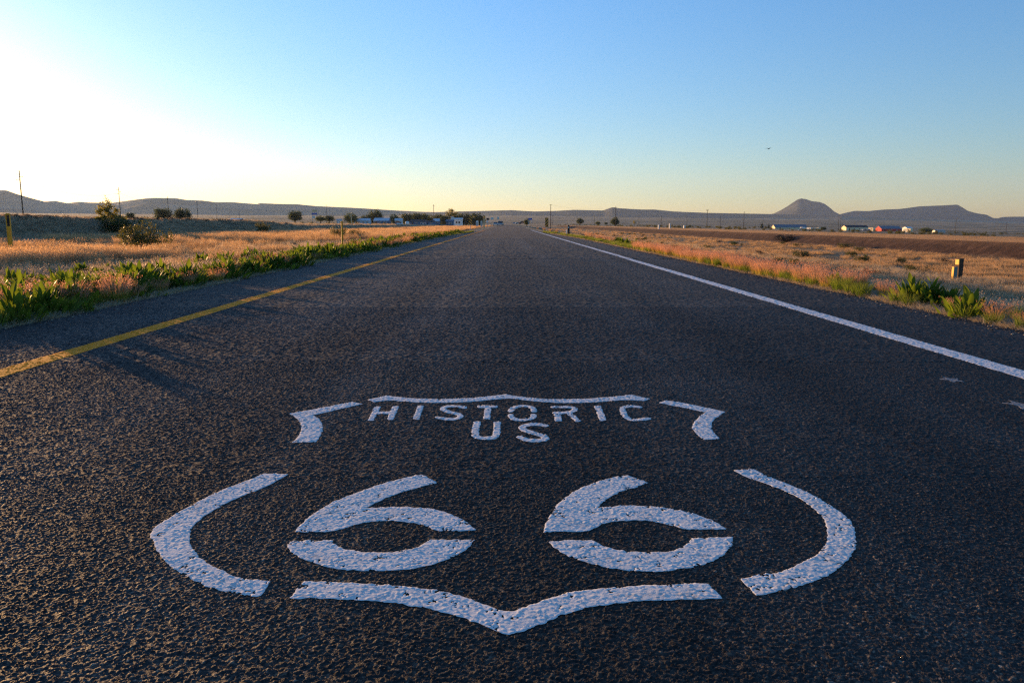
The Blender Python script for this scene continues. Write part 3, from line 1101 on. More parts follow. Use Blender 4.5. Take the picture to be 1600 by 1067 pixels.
def scatter(name, label, cat, protos, P, rot, scl, idx):
    """one uncountable mass of ground cover"""
    col = bpy.data.collections.new(name + '_kinds')
    for i, me in enumerate(protos):
        col.objects.link(bpy.data.objects.new('%s_kind_%02d' % (name, i), me))
    me = bpy.data.meshes.new(name)
    P = np.asarray(P, dtype=np.float32)
    me.vertices.add(len(P))
    me.vertices.foreach_set('co', P.ravel())
    R3 = np.zeros((len(P), 3), np.float32)
    R3[:, 2] = rot
    R3[:, 0] = rng.normal(0, .08, len(P)); R3[:, 1] = rng.normal(0, .08, len(P))
    a = me.attributes.new('rot', 'FLOAT_VECTOR', 'POINT'); a.data.foreach_set('vector', R3.ravel())
    a = me.attributes.new('scl', 'FLOAT', 'POINT'); a.data.foreach_set('value', np.asarray(scl, np.float32))
    a = me.attributes.new('idx', 'INT', 'POINT'); a.data.foreach_set('value', np.asarray(idx, np.int32))
    o = link(name, me)
    tag(o, label, cat, kind='stuff')
    g = bpy.data.node_groups.new(name + '_nodes', 'GeometryNodeTree')
    g.interface.new_socket('Geometry', in_out='INPUT', socket_type='NodeSocketGeometry')
    g.interface.new_socket('Geometry', in_out='OUTPUT', socket_type='NodeSocketGeometry')
    N = g.nodes
    gi, go = N.new('NodeGroupInput'), N.new('NodeGroupOutput')
    ip = N.new('GeometryNodeInstanceOnPoints')
    ci = N.new('GeometryNodeCollectionInfo')
    ci.inputs['Collection'].default_value = col
    ci.inputs['Separate Children'].default_value = True
    ci.inputs['Reset Children'].default_value = True
    ip.inputs['Pick Instance'].default_value = True

    def na(nm, ty):
        n = N.new('GeometryNodeInputNamedAttribute')
        n.data_type = ty
        n.inputs['Name'].default_value = nm
        return n.outputs['Attribute']
    g.links.new(gi.outputs[0], ip.inputs['Points'])
    g.links.new(ci.outputs[0], ip.inputs['Instance'])
    g.links.new(na('idx', 'INT'), ip.inputs['Instance Index'])
    e2r = N.new('FunctionNodeEulerToRotation')
    g.links.new(na('rot', 'FLOAT_VECTOR'), e2r.inputs[0])
    g.links.new(e2r.outputs[0], ip.inputs['Rotation'])
    g.links.new(na('scl', 'FLOAT'), ip.inputs['Scale'])
    g.links.new(ip.outputs[0], go.inputs[0])
    md = o.modifiers.new('cover', 'NODES')
    md.node_group = g
    return o


def field_points(x0, x1, y0, y1, n, ypow=1.8, edge=None):
    """random points, thinning with distance, inside what the place shows"""
    t = rng.random(n)
    k = 1 - ypow
    Y = (y0 ** k + t * (y1 ** k - y0 ** k)) ** (1 / k)
    X = rng.uniform(x0, x1, n)
    ok = np.abs(X) < .78 * Y + 3.0
    return X[ok], Y[ok]


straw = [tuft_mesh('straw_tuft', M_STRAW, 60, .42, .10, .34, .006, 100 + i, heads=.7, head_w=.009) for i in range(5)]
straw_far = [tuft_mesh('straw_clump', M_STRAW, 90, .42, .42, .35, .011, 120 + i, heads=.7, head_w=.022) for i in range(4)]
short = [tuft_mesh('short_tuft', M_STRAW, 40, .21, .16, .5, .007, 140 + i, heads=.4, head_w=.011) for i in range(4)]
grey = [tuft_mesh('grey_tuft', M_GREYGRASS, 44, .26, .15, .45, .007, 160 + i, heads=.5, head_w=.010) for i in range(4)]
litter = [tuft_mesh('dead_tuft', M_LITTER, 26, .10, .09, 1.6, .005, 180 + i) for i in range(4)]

# left field: patchy tall dry grass
X, Y = field_points(-34, -7.6, 7.5, 125, 26000, 1.7)
pt = fbm(X / 3.2, Y / 3.2, 201, 3)
k = pt + rng.normal(0, .05, len(X)) > .45
X, Y, pt = X[k], Y[k], pt[k]
S = (.55 + 1.7 * (pt - .42) / .4) * rng.uniform(.7, 1.2, len(X)) * np.where(rng.random(len(X)) < .05, 1.3, 1.0)
S = np.clip(S, .4, 1.65) * (.8 + .3 * sstep(9, 14, -X))
scatter('tall_dry_grass', 'tall straw coloured grass covering the field left of the road', 'grass', straw, np.stack([X, Y, terrain(X, Y)], 1), rng.uniform(0, 6.28, len(X)), S, rng.integers(0, 5, len(X)))
X, Y = field_points(-34, -7.0, 60, 420, 5200, 1.5)
S = rng.uniform(.7, 1.3, len(X))
pt = fbm(X / 6, Y / 14, 205, 3)
k = pt > .42
X, Y, S = X[k], Y[k], S[k]
scatter('distant_dry_grass', 'pale dry grass clumps farther along the left field', 'grass', straw_far, np.stack([X, Y, terrain(X, Y)], 1), rng.uniform(0, 6.28, len(X)), S, rng.integers(0, 4, len(X)))
# low grey grass between the tall tufts, on the bank and in the hollow right of the road
X1, Y1 = field_points(-37.3, -6.4, 7, 160, 13000, 1.7)
X2, Y2 = field_points(6.9, 20, 8, 150, 12000, 1.75)
X3, Y3 = field_points(-37.3, -31.5, 38, 260, 9000, 1.3)
X, Y = np.concatenate([X1, X2, X3]), np.concatenate([Y1, Y2, Y3])
scatter('low_grey_grass', 'low grey dry grass in the hollow and on the bank', 'grass', grey, np.stack([X, Y, terrain(X, Y)], 1), rng.uniform(0, 6.28, len(X)), rng.uniform(.6, 1.25, len(X)) * (.8 + .5 * fbm(X / 4, Y / 4, 207, 2)) * np.where(X < -31.5, 1.35, 1.0), rng.integers(0, 4, len(X)))
X, Y = field_points(10, 33.6, 14, 380, 19000, 1.6)
pt = fbm(X / 3.0, Y / 9, 209, 3)
k = pt > .36
X, Y = X[k], Y[k]
scatter('short_dry_grass', 'short orange dry grass covering the flat field right of the road', 'grass', short, np.stack([X, Y, terrain(X, Y)], 1), rng.uniform(0, 6.28, len(X)), rng.uniform(.7, 1.5, len(X)), rng.integers(0, 4, len(X)))
# dead grass and litter along both asphalt edges
Y = 5.0 * (1 + rng.random(5200) ** 1.9 * 16)
sd = np.where(rng.random(len(Y)) < .6, -1, 1)
X = sd * (edge_x(-1, Y) + .03 + np.abs(rng.normal(0, .22, len(Y))))
scatter('edge_litter', 'pale dead grass lying along the asphalt edges', 'dead grass', litter, np.stack([X, Y, terrain(X, Y) - .005], 1), rng.uniform(0, 6.28, len(X)), rng.uniform(.5, 1.25, len(X)), rng.integers(0, 4, len(X)))


# loose chippings crumbled off the asphalt edges
def pebble(seed):
    r = np.random.default_rng(seed)
    V = [np.array(v, float) for v in ((0, 0, 1), (1, 0, 0), (0, 1, 0), (-1, 0, 0), (0, -1, 0), (.7, .7, .45), (-.7, .7, .45), (-.7, -.7, .45), (.7, -.7, .45), (0, 0, -.5))]
    V = [tuple(v * r.uniform(.75, 1.15, 3) * (1, .8, .65) * .011) for v in V]
    F = [(0, 5, 6), (0, 6, 7), (0, 7, 8), (0, 8, 5), (5, 1, 2), (5, 2, 6), (6, 2, 3), (6, 3, 7), (7, 3, 4), (7, 4, 8), (8, 4, 1), (8, 1, 5), (9, 2, 1), (9, 3, 2), (9, 4, 3), (9, 1, 4)]
    return mesh_of('chipping', V, F, [M_STONE if seed % 3 else M_STONEP])


M_STONE = simple('dark_chipping', (.07, .062, .055), .9, .2, .4, 30)
M_STONEP = simple('pale_chipping', (.32, .27, .21), .9, .2, .3, 30)
PEB = [pebble(i) for i in range(6)]
n = 9000
Y = 4.6 * (1 + rng.random(n) ** 2.2 * 9)
sd = np.where(rng.random(n) < .5, -1, 1)
X = sd * (edge_x(-1, Y) + .05 + rng.normal(0, .13, n))
Z = np.where(np.abs(X) < edge_x(-1, Y), .004, terrain(X, Y) + .004)
scatter('loose_gravel', 'loose stone chippings along the broken asphalt edges', 'gravel', PEB, np.stack([X, Y, Z], 1), rng.uniform(0, 6.28, n), rng.uniform(.45, 1.5, n) ** 1.3, rng.integers(0, 6, n))


def leaf_mesh(name, L, W, bend, seed, mat):
    """one lance-shaped leaf folded along its midrib, root at the origin, rising along +z, bending to +x"""
    r = np.random.default_rng(seed)
    V, F = [], []
    ns = 6
    tw = r.uniform(-.35, .35)
    for s in range(ns + 1):
        t = s / ns
        wd = W * (.10 + 1.02 * math.sin(math.pi * min(1, t ** .75)) ** .9) * (1 if t < 1 else .02) * .5
        ang = bend * t ** 1.4
        x = L * (t * math.sin(ang * .65)); z = L * t * math.cos(ang * .65)
        nx, nz = math.cos(ang), -math.sin(ang)
        fold = .38 * wd
        wob = math.sin(t * 9 + seed) * .06 * W
        a = tw * t
        V += [(x + fold * nx + wob * nx - wd * math.sin(a), wd * math.cos(a), z + fold * nz), (x, 0, z), (x + fold * nx - wob * nx + wd * math.sin(a), -wd * math.cos(a), z + fold * nz)]
    for s in range(ns):
        b = s * 3
        F += [(b, b + 1, b + 4, b + 3), (b + 1, b + 2, b + 5, b + 4)]
    return mesh_of(name, V, F, [mat], True)


LEAVES = [leaf_mesh('leaf', .27, .075, .32 + .25 * (i % 3), i, M_DOCK) for i in range(6)]


def leaf_poses(n, seed, spread=.16):
    r = np.random.default_rng(seed)
    out = []
    for i in range(n):
        t = (i + .5) / n
        az = i * 2.39996 + r.normal(0, .35)
        tilt = .04 + .52 * (1 - t) ** .9 * r.uniform(.6, 1.2)
        rad = spread * (1 - t) * r.uniform(.4, 1.1)
        M = Matrix.Translation((rad * math.cos(az), rad * math.sin(az), r.uniform(0, .22) * t)) @ Matrix.Rotation(az, 4, 'Z') @ Matrix.Rotation(tilt, 4, 'Y') @ Matrix.Rotation(r.normal(0, .4), 4, 'Z')
        M = M @ Matrix.Scale(r.uniform(.50, .95), 4)
        out.append((M, int(r.integers(0, len(LEAVES)))))
    return out


def plant_mesh(name, n, seed, spread=.2):
    V, F = [], []
    for M, k in leaf_poses(n, seed, spread):
        me = LEAVES[k]
        b = len(V)
        V += [tuple(M @ v.co) for v in me.vertices]
        F += [tuple(i + b for i in p.vertices) for p in me.polygons]
    return mesh_of(name, V, F, [M_DOCK], True)


PLANTS = [plant_mesh('leafy_plant', 62 + 10 * (i % 3), 300 + i, .28 + .07 * (i % 3)) for i in range(6)]
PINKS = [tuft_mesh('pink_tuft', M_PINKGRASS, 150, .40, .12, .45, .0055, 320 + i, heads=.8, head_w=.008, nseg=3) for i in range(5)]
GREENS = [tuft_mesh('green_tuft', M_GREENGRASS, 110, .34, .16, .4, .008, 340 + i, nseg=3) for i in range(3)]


def near_plant(px, py, sc, label, n=24, seed=0, tall=1.1):
    x, y = ground_at(px, py, -.04)
    t = thing('leafy_plant', label, 'plant', (x, y, gz(x, y) - .01), random.uniform(0, 6.28), 'broad leaved plants along the verges')
    sc *= 1.04
    t.scale = (sc, sc, sc * tall)
    for M, k in leaf_poses(n + 30, 400 + seed, .30):
        o = link('leaf', LEAVES[k], t)
        o.matrix_local = M
    return t


# nearest plants, leaf by leaf
near_plant(22, 508, 1.15, 'large green leafy clump at left border, lowest of the left verge', 30, 1, 1.05)
near_plant(70, 497, 1.1, 'green leafy clump with upright leaves just right of the lowest left verge clump', 28, 2, 1.1)
near_plant(112, 484, .95, 'leafy plant in left verge between tall green clump and yellowing plant', 24, 3)
near_plant(135, 492, .5, 'small sprouting leafy plant touching the asphalt edge at left', 12, 4)
near_plant(150, 468, 1.0, 'leafy plant directly left of the red feathery tuft on the left verge', 24, 5)
near_plant(205, 462, 1.05, 'leafy plant directly right of the red feathery tuft on the left verge', 26, 6)
near_plant(238, 452, 1.05, 'spreading leafy plant right of the thin red stems on the left verge', 26, 7)
near_plant(20, 447, 1.1, 'dark leafy clump standing back in the grass at left border', 26, 8)
near_plant(1425, 474, 1.05, 'largest bushy leafy plant on right verge beside long pink grass', 30, 9)
near_plant(1455, 476, .9, 'leafy plant on right verge with leaves drooping toward the wood post', 24, 10)
near_plant(1513, 499, 1.0, 'bright leafy plant alone on the right verge nearest the camera', 26, 11)
near_plant(1305, 452, .8, 'small leafy plant on right verge where the pink strip ends', 20, 12)


def verge_copy(name, meshes, x, y, sc, label, cat, group, tall=1.0):
    o = link(name, random.choice(meshes), loc=(x, y, gz(x, y) - .012), rotz=random.uniform(0, 6.28))
    o.scale = (sc, sc, sc * tall)
    tag(o, label, cat, group)
    return o


# the green ribbon on the left verge
y = 9.4
n_l = 0
while y < 105 and n_l < 285:
    for _ in range(4 if y > 10.5 else 2):
        off = .28 + abs(random.gauss(0, .95))
        if 12 < y < 13.2: off += .5
        x = -(EDGE - .5 * sstep(55, 105, y) + off)
        if random.random() < .52 + .8 * float(fbm(y / 1.6, off, 260, 2)):
            n_l += 1
            if y < 11.6:
                # near enough to tell the leaves apart
                yy = y + random.uniform(-.3, .3)
                t = thing('leafy_plant', 'green broad leaved plant in the dense ribbon along left verge', 'plant', (x, yy, gz(x, yy) - .01), random.uniform(0, 6.28), 'broad leaved plants in the left verge ribbon', random.uniform(.9, 1.25))
                for M, q in leaf_poses(46, 900 + n_l, .30):
                    link('leaf', LEAVES[q], t).matrix_local = M
                continue
            verge_copy('leafy_plant', PLANTS, x, y + random.uniform(-.3, .3), random.uniform(.85, 1.3), 'green broad leaved plant in the dense ribbon along left verge', 'plant', 'broad leaved plants in the left verge ribbon', random.uniform(.9, 1.15))
    y += .46 + y * .013
# a second, looser row set back in the grass
for px, py in ((12, 400), (130, 424), (152, 428), (95, 430), (50, 436), (5, 462), (40, 455), (170, 420), (235, 438), (215, 446), (262, 444)):
    x, y = ground_at(px, py + 8, -.1)
    verge_copy('leafy_plant', PLANTS, x, y, random.uniform(.85, 1.15), 'green broad leaved plant scattered in dry grass behind left verge', 'plant', 'broad leaved plants behind the left verge')
# right verge groups
for px, py, s in ((1478, 478, .8), (1335, 452, .7), (1010, 391, 1.1), (1000, 388, 1.1), (990, 386, 1.1), (980, 384, 1.1), (970, 381, 1.1), (1018, 393, .9), (965, 379, 1.1), (1005, 386, 1.1), (993, 383, 1.1), (925, 369, 1.2), (915, 367, 1.2), (905, 365.5, 1.2), (897, 364.5, 1.2), (880, 362.5, 1.2), (868, 361.5, 1.2)):
    x, y = ground_at(px, py, -.05)
    x = max(x, float(edge_half(y)) + .25)
    verge_copy('leafy_plant', PLANTS, x, y, s * random.uniform(.9, 1.1), 'green broad leaved plant among pink grass along right verge', 'plant', 'broad leaved plants on the right verge')
# pink tufts: named ones first
for px, py, s, lb in ((180, 478, 1.15, 'red feathery grass tuft fanning out between leafy plants on left verge'),
                      (272, 447, .7, 'thin red stems standing at the asphalt edge of left verge'),
                      (360, 437, 1.1, 'greyish pink grass tuft before dark leaves on left verge'),
                      (437, 415, .8, 'small pink tuft lit by sun, middle of left verge'),
                      (515, 402, 1.0, 'dusky pink grass tuft left of the thin yellow post'),
                      (566, 395, 1.1, 'bright pink grass tuft right of the thin yellow post'),
                      (1383, 466, .85, 'tall pink grass tuft leaning left of the largest right verge plant'),
                      (1405, 472, .6, 'pink and green tuft in front of largest right verge plant'),
                      (1490, 490, .6, 'thin pink stems left of the lone bright plant on right verge'),
                      (1556, 508, .8, 'lone pink grass tuft with green base nearest right border'),
                      (1598, 516, .6, 'orange grass tuft cut by the right border'),
                      (1330, 456, .85, 'pink tuft with yellow base at end of the pink strip'),
                      (1000 - 540, 409, .7, 'yellow green grass tuft on left verge beside dark leaves')):
    x, y = ground_at(px, py, -.05)
    verge_copy('pink_grass_tuft', PINKS, x, y, s, lb, 'grass tuft', 'pink grass tufts along the verges')
y = 13.0
n_p = 0
while y < 34:
    x = EDGE + .22 + abs(random.gauss(0, .28))
    verge_copy('pink_grass_tuft', PINKS, x, y, random.uniform(.75, 1.15), 'pink feathery grass tuft in the long strip along right verge', 'grass tuft', 'pink grass in the long right strip', random.uniform(.9, 1.2))
    n_p += 1
    y += .14 + random.uniform(0, .10)
for px, py in ((925, 374), (935, 376), (945, 378), (955, 380), (940, 376), (918, 372.5), (860, 361), (850, 360), (870, 363), (840, 358), (620, 385), (635, 382), (650, 378), (665, 374), (680, 371), (690, 368), (700, 366), (708, 364), (640, 380), (672, 373), (590, 391), (610, 388)):
    x, y = ground_at(px, py, -.05)
    sd = 1 if x > 0 else -1
    x = sd * max(abs(x), float(edge_half(y)) + .25)
    verge_copy('pink_grass_tuft', PINKS, x, y, random.uniform(1.0, 1.5), 'distant pink grass tuft farther along the verge', 'grass tuft', 'pink grass tufts far along the verges')
for i in range(46):
    y = 9.5 * (1 + random.random() ** 1.5 * 6)
    x = -(float(edge_half(y)) + .25 + abs(random.gauss(0, .6)))
    verge_copy('pink_grass_tuft', PINKS, x, y, random.uniform(.75, 1.2), 'pink or straw tuft standing between leafy plants of left verge', 'grass tuft', 'grass tufts among the left verge plants')
GRASSY = [tuft_mesh('green_tuft', M_GREENGRASS, 130, .36, .11, .5, .007, 350 + i, nseg=3) for i in range(4)]
for i in range(64):
    y = 11.5 * (1 + random.random() ** 1.4 * 5)
    x = float(edge_half(y)) + .18 + abs(random.gauss(0, .25))
    verge_copy('green_grass_tuft', GRASSY, x, y, random.uniform(.6, 1.0), 'yellow green spiky tuft along the right asphalt edge', 'grass tuft', 'green tufts along the right edge')
for px, py, s in ((1400, 478, .75), (1420, 482, .7), (1500, 503, .75), (1550, 512, .6), (1600, 520, .7), (1345, 459, .7)):
    x, y = ground_at(px, py, -.05)
    verge_copy('green_grass_tuft', GRASSY, max(x, EDGE + .12), y, s, 'yellow green tuft at the foot of the nearest right verge plants', 'grass tuft', 'green tufts by the nearest right plants')
# green grass mass filling the verges low down
Y = 7.0 * (1 + rng.random(2600) ** 1.6 * 14)
sd = np.where(rng.random(len(Y)) < .55, -1, 1)
X = sd * (edge_half(Y) + .22 + np.abs(rng.normal(0, .30, len(Y))))
k = (X < 0) | (Y > 9)
X, Y = X[k], Y[k]
k = fbm(Y / 2.5, X / 2.5, 230, 3) > .45
X, Y = X[k], Y[k]
scatter('verge_grass', 'short green grass along the edges of the asphalt', 'grass', GREENS, np.stack([X, Y, terrain(X, Y)], 1), rng.uniform(0, 6.28, len(X)), rng.uniform(.35, .8, len(X)), rng.integers(0, 3, len(X)))


# ------------------------------------------------------------------ trees and shrubs
def crown_mesh(name, mat, lobes, n, leaf, seed, gap=.0):
    """leaf-sized faces in clumps through the volume of several lobes"""
    r = np.random.default_rng(seed)
    vol = np.array([l[3] * l[4] * l[5] for l in lobes]); vol = vol / vol.sum()
    V, F = [], []
    nclump = max(12, n // 14)
    for _ in range(nclump):
        l = lobes[r.choice(len(lobes), p=vol)]
        d = r.normal(0, 1, 3); d /= np.linalg.norm(d)
        rad = r.random() ** .42
        c = np.array(l[:3]) + d * rad * np.array(l[3:6])
        for _k in range(14):
            p = c + r.normal(0, 1, 3) * leaf * 1.5
            u = r.normal(0, 1, 3); u /= np.linalg.norm(u)
            w = np.cross(u, r.normal(0, 1, 3)); w /= np.linalg.norm(w) + 1e-9
            s = leaf * r.uniform(.6, 1.3)
            b = len(V)
            V += [tuple(p - u * s), tuple(p + w * s * .55), tuple(p + u * s), tuple(p - w * s * .55)]
            F.append((b, b + 1, b + 2, b + 3))
    return mesh_of(name, V, F, [mat])


def trunk_mesh(name, h, r0, limbs, seed, mat):
    r = np.random.default_rng(seed)
    m = MB()
    pts = [(0, 0, -.3), (.04 * h * r.normal(), .04 * h * r.normal(), h * .3), (.06 * h * r.normal(), .06 * h * r.normal(), h * .62)]
    m.tube(pts, [r0 * 1.25, r0, r0 * .6], 7)
    for i in range(limbs):
        a = i * 2.4 + r.normal(0, .3)
        st = np.array(pts[1]) * .5 + np.array(pts[2]) * .5
        e = st + np.array([math.cos(a) * h * .3, math.sin(a) * h * .3, h * r.uniform(.15, .32)])
        mid = (st + e) / 2 + np.array([0, 0, h * .06])
        m.tube([tuple(st), tuple(mid), tuple(e)], [r0 * .5, r0 * .35, r0 * .12], 5)
    return mesh_of(name, m.V, m.F, [mat], True)


def lobes_round(seed, k=7, top=.62):
    r = np.random.default_rng(seed)
    L = [(0, 0, .52, .38, .38, .44), (.03, .03, .30, .42, .42, .30), (-.05, .02, .30, .42, .42, .30)]
    for i in range(k):
        a = i * 2.4
        L.append((.28 * math.cos(a), .28 * math.sin(a), r.uniform(.28, top + .12), r.uniform(.16, .26), r.uniform(.16, .26), r.uniform(.14, .22)))
    return L


CROWN = [crown_mesh('tree_crown', M_TREE, lobes_round(i, 7), 5200, .033, 500 + i) for i in range(3)]
CROWN_Y = [crown_mesh('tree_crown', M_TREEYEL, lobes_round(10 + i, 8, .5), 4600, .034, 520 + i) for i in range(2)]
CROWN_P = [crown_mesh('tree_crown', M_TREEPALE, [(0, 0, .62, .22, .22, .3), (.18, .1, .5, .15, .15, .2), (-.16, -.1, .55, .14, .14, .2), (.05, -.15, .78, .12, .12, .14)], 900, .03, 540)]
CROWN_C = [crown_mesh('tree_crown', M_CONIF, [(0, 0, .14 + .13 * i, .27 - .042 * i, .27 - .042 * i, .085) for i in range(6)] + [(0, 0, .93, .04, .04, .08)], 1800, .026, 550)]
TRUNK = [trunk_mesh('tree_trunk', 1.0, .035, 5, 560 + i, M_BARK) for i in range(2)]


def tree(name, px, y_top, y_base, Y, label, crowns, wide=1.0, group=None, zmin=None):
    a, b = at(px, y_top, Y), at(px, y_base, Y)
    h = a.z - b.z
    t = thing(name, label, 'tree', (b.x, Y, b.z), random.uniform(0, 6.28), group)
    t.scale = (h * wide * 1.22, h * wide * 1.22, h)
    link('trunk', random.choice(TRUNK), t)
    link('crown', random.choice(crowns), t)
    return t


G_T = 'trees around the houses left of the road'
tree('round_tree', 256, 323.5, 343.5, 330, 'round dark tree on plain behind bank, left of a touching pair', CROWN, 1.35, G_T)
tree('round_tree', 286, 324, 343.5, 335, 'round dark tree on plain behind bank, right of a touching pair', CROWN, 1.3, G_T)
tree('round_tree', 204, 331.5, 342, 330, 'small round dark tree between conical bank tree and touching pair', CROWN, 1.3, G_T)
tree('round_tree', 461, 328, 345, 420, 'lone spreading tree left of the tall billboard', CROWN, 1.25, G_T)
tree('low_tree', 501, 336.5, 346, 430, 'low yellow green tree beside the base of the tall billboard', CROWN_Y, 1.6, G_T)
tree('low_tree', 515, 336, 346, 440, 'low dark green tree between billboard and grey shed', CROWN, 1.5, G_T)
tree('low_tree', 549, 332, 348, 430, 'yellow green tree behind the tan post and pale trailer', CROWN_Y, 1.35, G_T)
tree('round_tree', 572, 334.5, 348, 470, 'dark low tree left of the tallest dome shaped tree', CROWN, 1.25, G_T)
tree('dome_tree', 586.5, 326.5, 349, 480, 'tall dome shaped dark tree above the pale blue roofs', CROWN, 1.05, G_T)
tree('low_tree', 617, 334, 348, 470, 'green tree behind the small pale trailer', CROWN_Y, 1.2, G_T)
tree('round_tree', 636, 331.5, 350, 480, 'dark tree directly behind the white tank', CROWN, 1.05, G_T)
tree('round_tree', 650, 331, 350, 490, 'dark tree right of the one behind the white tank', CROWN, 1.0, G_T)
tree('round_tree', 662, 332, 350, 500, 'narrow dark tree in middle of the tree row', CROWN, .8, G_T)
tree('low_tree', 672, 335, 350, 505, 'lower yellow green tree left of the white gabled cottage', CROWN_Y, 1.0, G_T)
tree('round_tree', 684, 332.5, 351, 510, 'dark tree right behind the low gabled cottage', CROWN, .9, G_T)
tree('round_tree', 693, 335, 351, 480, 'dense dark tree left of the white house', CROWN, 1.0, G_T)
tree('sparse_tree', 705, 324.5, 350, 500, 'tallest pale sparse tree rising behind the white house', CROWN_P, 1.1, G_T)
tree('round_tree', 715, 331, 351, 505, 'olive tree just behind the white house roof', CROWN_Y, 1.0, G_T)
tree('round_tree', 728, 332, 352, 500, 'dark tree between white house and left striped marker', CROWN, 1.0, G_T)
tree('round_tree', 745, 331, 352, 470, 'large dark tree right behind the left striped marker', CROWN, 1.15, G_T)
tree('round_tree', 906, 340, 349.5, 620, 'small round tree standing on plain right of right striped marker', CROWN, 1.2, 'trees on the right plain')
tree('round_tree', 961, 338.5, 351.5, 480, 'round tree at foot of pole with crossarm on right plain', CROWN, 1.0, 'trees on the right plain')
tree('low_tree', 934, 345.5, 351, 520, 'low grey green bush tree between two round trees on right plain', CROWN_Y, 1.4, 'trees on the right plain')
tree('low_tree', 947, 347, 351, 500, 'smallest dark bush just left of tree at crossarm pole', CROWN, 1.2, 'trees on the right plain')
tree('sparse_tree', 991, 344, 352.5, 420, 'bare reddish small tree on right plain', CROWN_P, .9, 'trees on the right plain')
tree('conifer', 1190.5, 346.5, 357, 640, 'dark pointed conifer left of the long blue roofed shed', CROWN_C, .85, 'conifers by the shed')
tree('conifer', 1201, 349, 357.5, 640, 'smaller conifer touching the gable of long blue roofed shed', CROWN_C, .95, 'conifers by the shed')
tree('low_tree', 1286, 354, 359.5, 640, 'low dark bush right of the two small trailers', CROWN, 1.8, 'trees on the right plain')
tree('low_tree', 1447, 355, 363.5, 660, 'wide yellow green bush right of the yellow trailer', CROWN_Y, 2.2, 'trees on the right plain')
tree('low_tree', 823, 340.5, 351, 380, 'small green tree beside the blue road sign', CROWN, .8)

# conical sunlit tree standing on the bank with dark shrubs at its foot
b = at(168, 349, 72)
tr = thing('conical_tree', 'loose conical tree with sunlit tip on the left bank', 'tree', (b.x, 72, gz(b.x, 72) - .05), .6)
h = at(168, 308, 72).z - (gz(b.x, 72) - .05)
tr.scale = (h, h, h)
cl = []
rr = np.random.default_rng(77)
for i in range(26):
    zz = .12 + .8 * (i / 26)
    rad = .60 * (1 - zz) ** .9 + .02
    a = i * 2.4
    cl.append((rad * math.cos(a) * rr.uniform(.5, 1), rad * math.sin(a) * rr.uniform(.5, 1), zz + rr.normal(0, .03), .15 * (1.1 - zz), .15 * (1.1 - zz), .055))
cl.append((0, 0, .95, .03, .03, .07))
link('crown', crown_mesh('conical_crown', M_TREEPALE, cl, 4200, .028, 71), tr)
link('trunk', TRUNK[0], tr)


def shrub_mesh(name, mat, n, leaf, seed, tall=1.0):
    r = np.random.default_rng(seed)
    L = [(r.normal(0, .25), r.normal(0, .25), .30 + .3 * r.random() * tall, .22, .22, .24) for _ in range(9)] + [(0, 0, .25, .45, .45, .25)]
    return crown_mesh(name, mat, L, n, leaf, seed)


SHRUB = [shrub_mesh('shrub_foliage', M_SAGE, 3600, .022, 600 + i) for i in range(2)]
SHRUB_D = [shrub_mesh('shrub_foliage', M_DRYBUSH, 2200, .026, 610 + i) for i in range(2)]
SHRUB_G = [shrub_mesh('shrub_foliage', M_TREE, 2400, .028, 620 + i) for i in range(2)]
sm = MB()
for i in range(9):
    a = i * .7
    sm.tube([(0, 0, -.05), (.18 * math.cos(a), .18 * math.sin(a), .32), (.34 * math.cos(a + .2), .34 * math.sin(a + .2), .72)], [.018, .012, .004], 5)
STEMS = mesh_of('shrub_stems', sm.V, sm.F, [M_BARK], True)


def shrub(px, y_top, y_base, Y, label, kinds, wide=1.0, group='shrubs in the fields'):
    Y = Y or 2.42 * FPX / (y_base - 349.4)
    a, b = at(px, y_top, Y), at(px, y_base, Y)
    z = gz(b.x, Y) - .03
    h = max(a.z - z, .3) * 1.32
    t = thing('shrub', label, 'shrub', (b.x, Y, z), random.uniform(0, 6.28), group)
    t.scale = (h * wide, h * wide, h)
    link('foliage', random.choice(kinds), t)
    link('stems', STEMS, t)
    return t


shrub(225, 350, 402, 32, 'large loose olive shrub rising from dry grass left of the road', SHRUB, 1.05)
shrub(411, 347.5, 362, 94, 'small brownish shrub at the foot of the shaded bank', SHRUB, .9)
shrub(530, 356, 380, 56, 'olive shrub behind the thin yellow post', SHRUB, 1.1)
shrub(556, 358, 378, 60, 'smaller olive shrub right behind the thin yellow post', SHRUB, 1.0)
shrub(188, 341, 352, 69, 'dark shrub hugging the foot of the conical bank tree', SHRUB_G, 1.5)
shrub(172, 341, 351, 70, 'dark shrub directly below the conical bank tree', SHRUB_G, 1.4)
shrub(1258, 391, 404, None, 'dark green shrub in right field, leftmost of three in a row', SHRUB_G, 1.3)
shrub(1348, 399, 412, None, 'wide green shrub in right field, middle of three in a row', SHRUB_G, 1.5)
shrub(1408, 402, 414, None, 'olive shrub in right field, nearest the wood post', SHRUB, 1.1)
shrub(1228, 366, 374, 97, 'flat dark brush heap before the cinder bank', SHRUB_D, 2.2)
shrub(1318, 380, 388, 75, 'yellow green low shrub before the cinder bank', SHRUB, 1.8)
shrub(1100, 398, 412, None, 'dark green shrub in the shaded hollow behind the pink strip', SHRUB_G, 1.3)
shrub(1215, 402, 414, None, 'grey green shrub in the shaded hollow left of three field shrubs', SHRUB_G, 1.2)
for i in range(70):
    Y = random.uniform(30, 190)
    X = random.uniform(11, 32.5)
    h = random.uniform(.3, .65)
    o = thing('shrub', 'low brush dotted over the dry field right of the road', 'shrub', (X, Y, gz(X, Y) - .03), random.uniform(0, 6.28), 'low brush in the right field')
    o.scale = (h * random.uniform(1, 1.8), h * random.uniform(1, 1.5), h)
    link('foliage', random.choice(SHRUB_D + SHRUB + SHRUB_G), o)

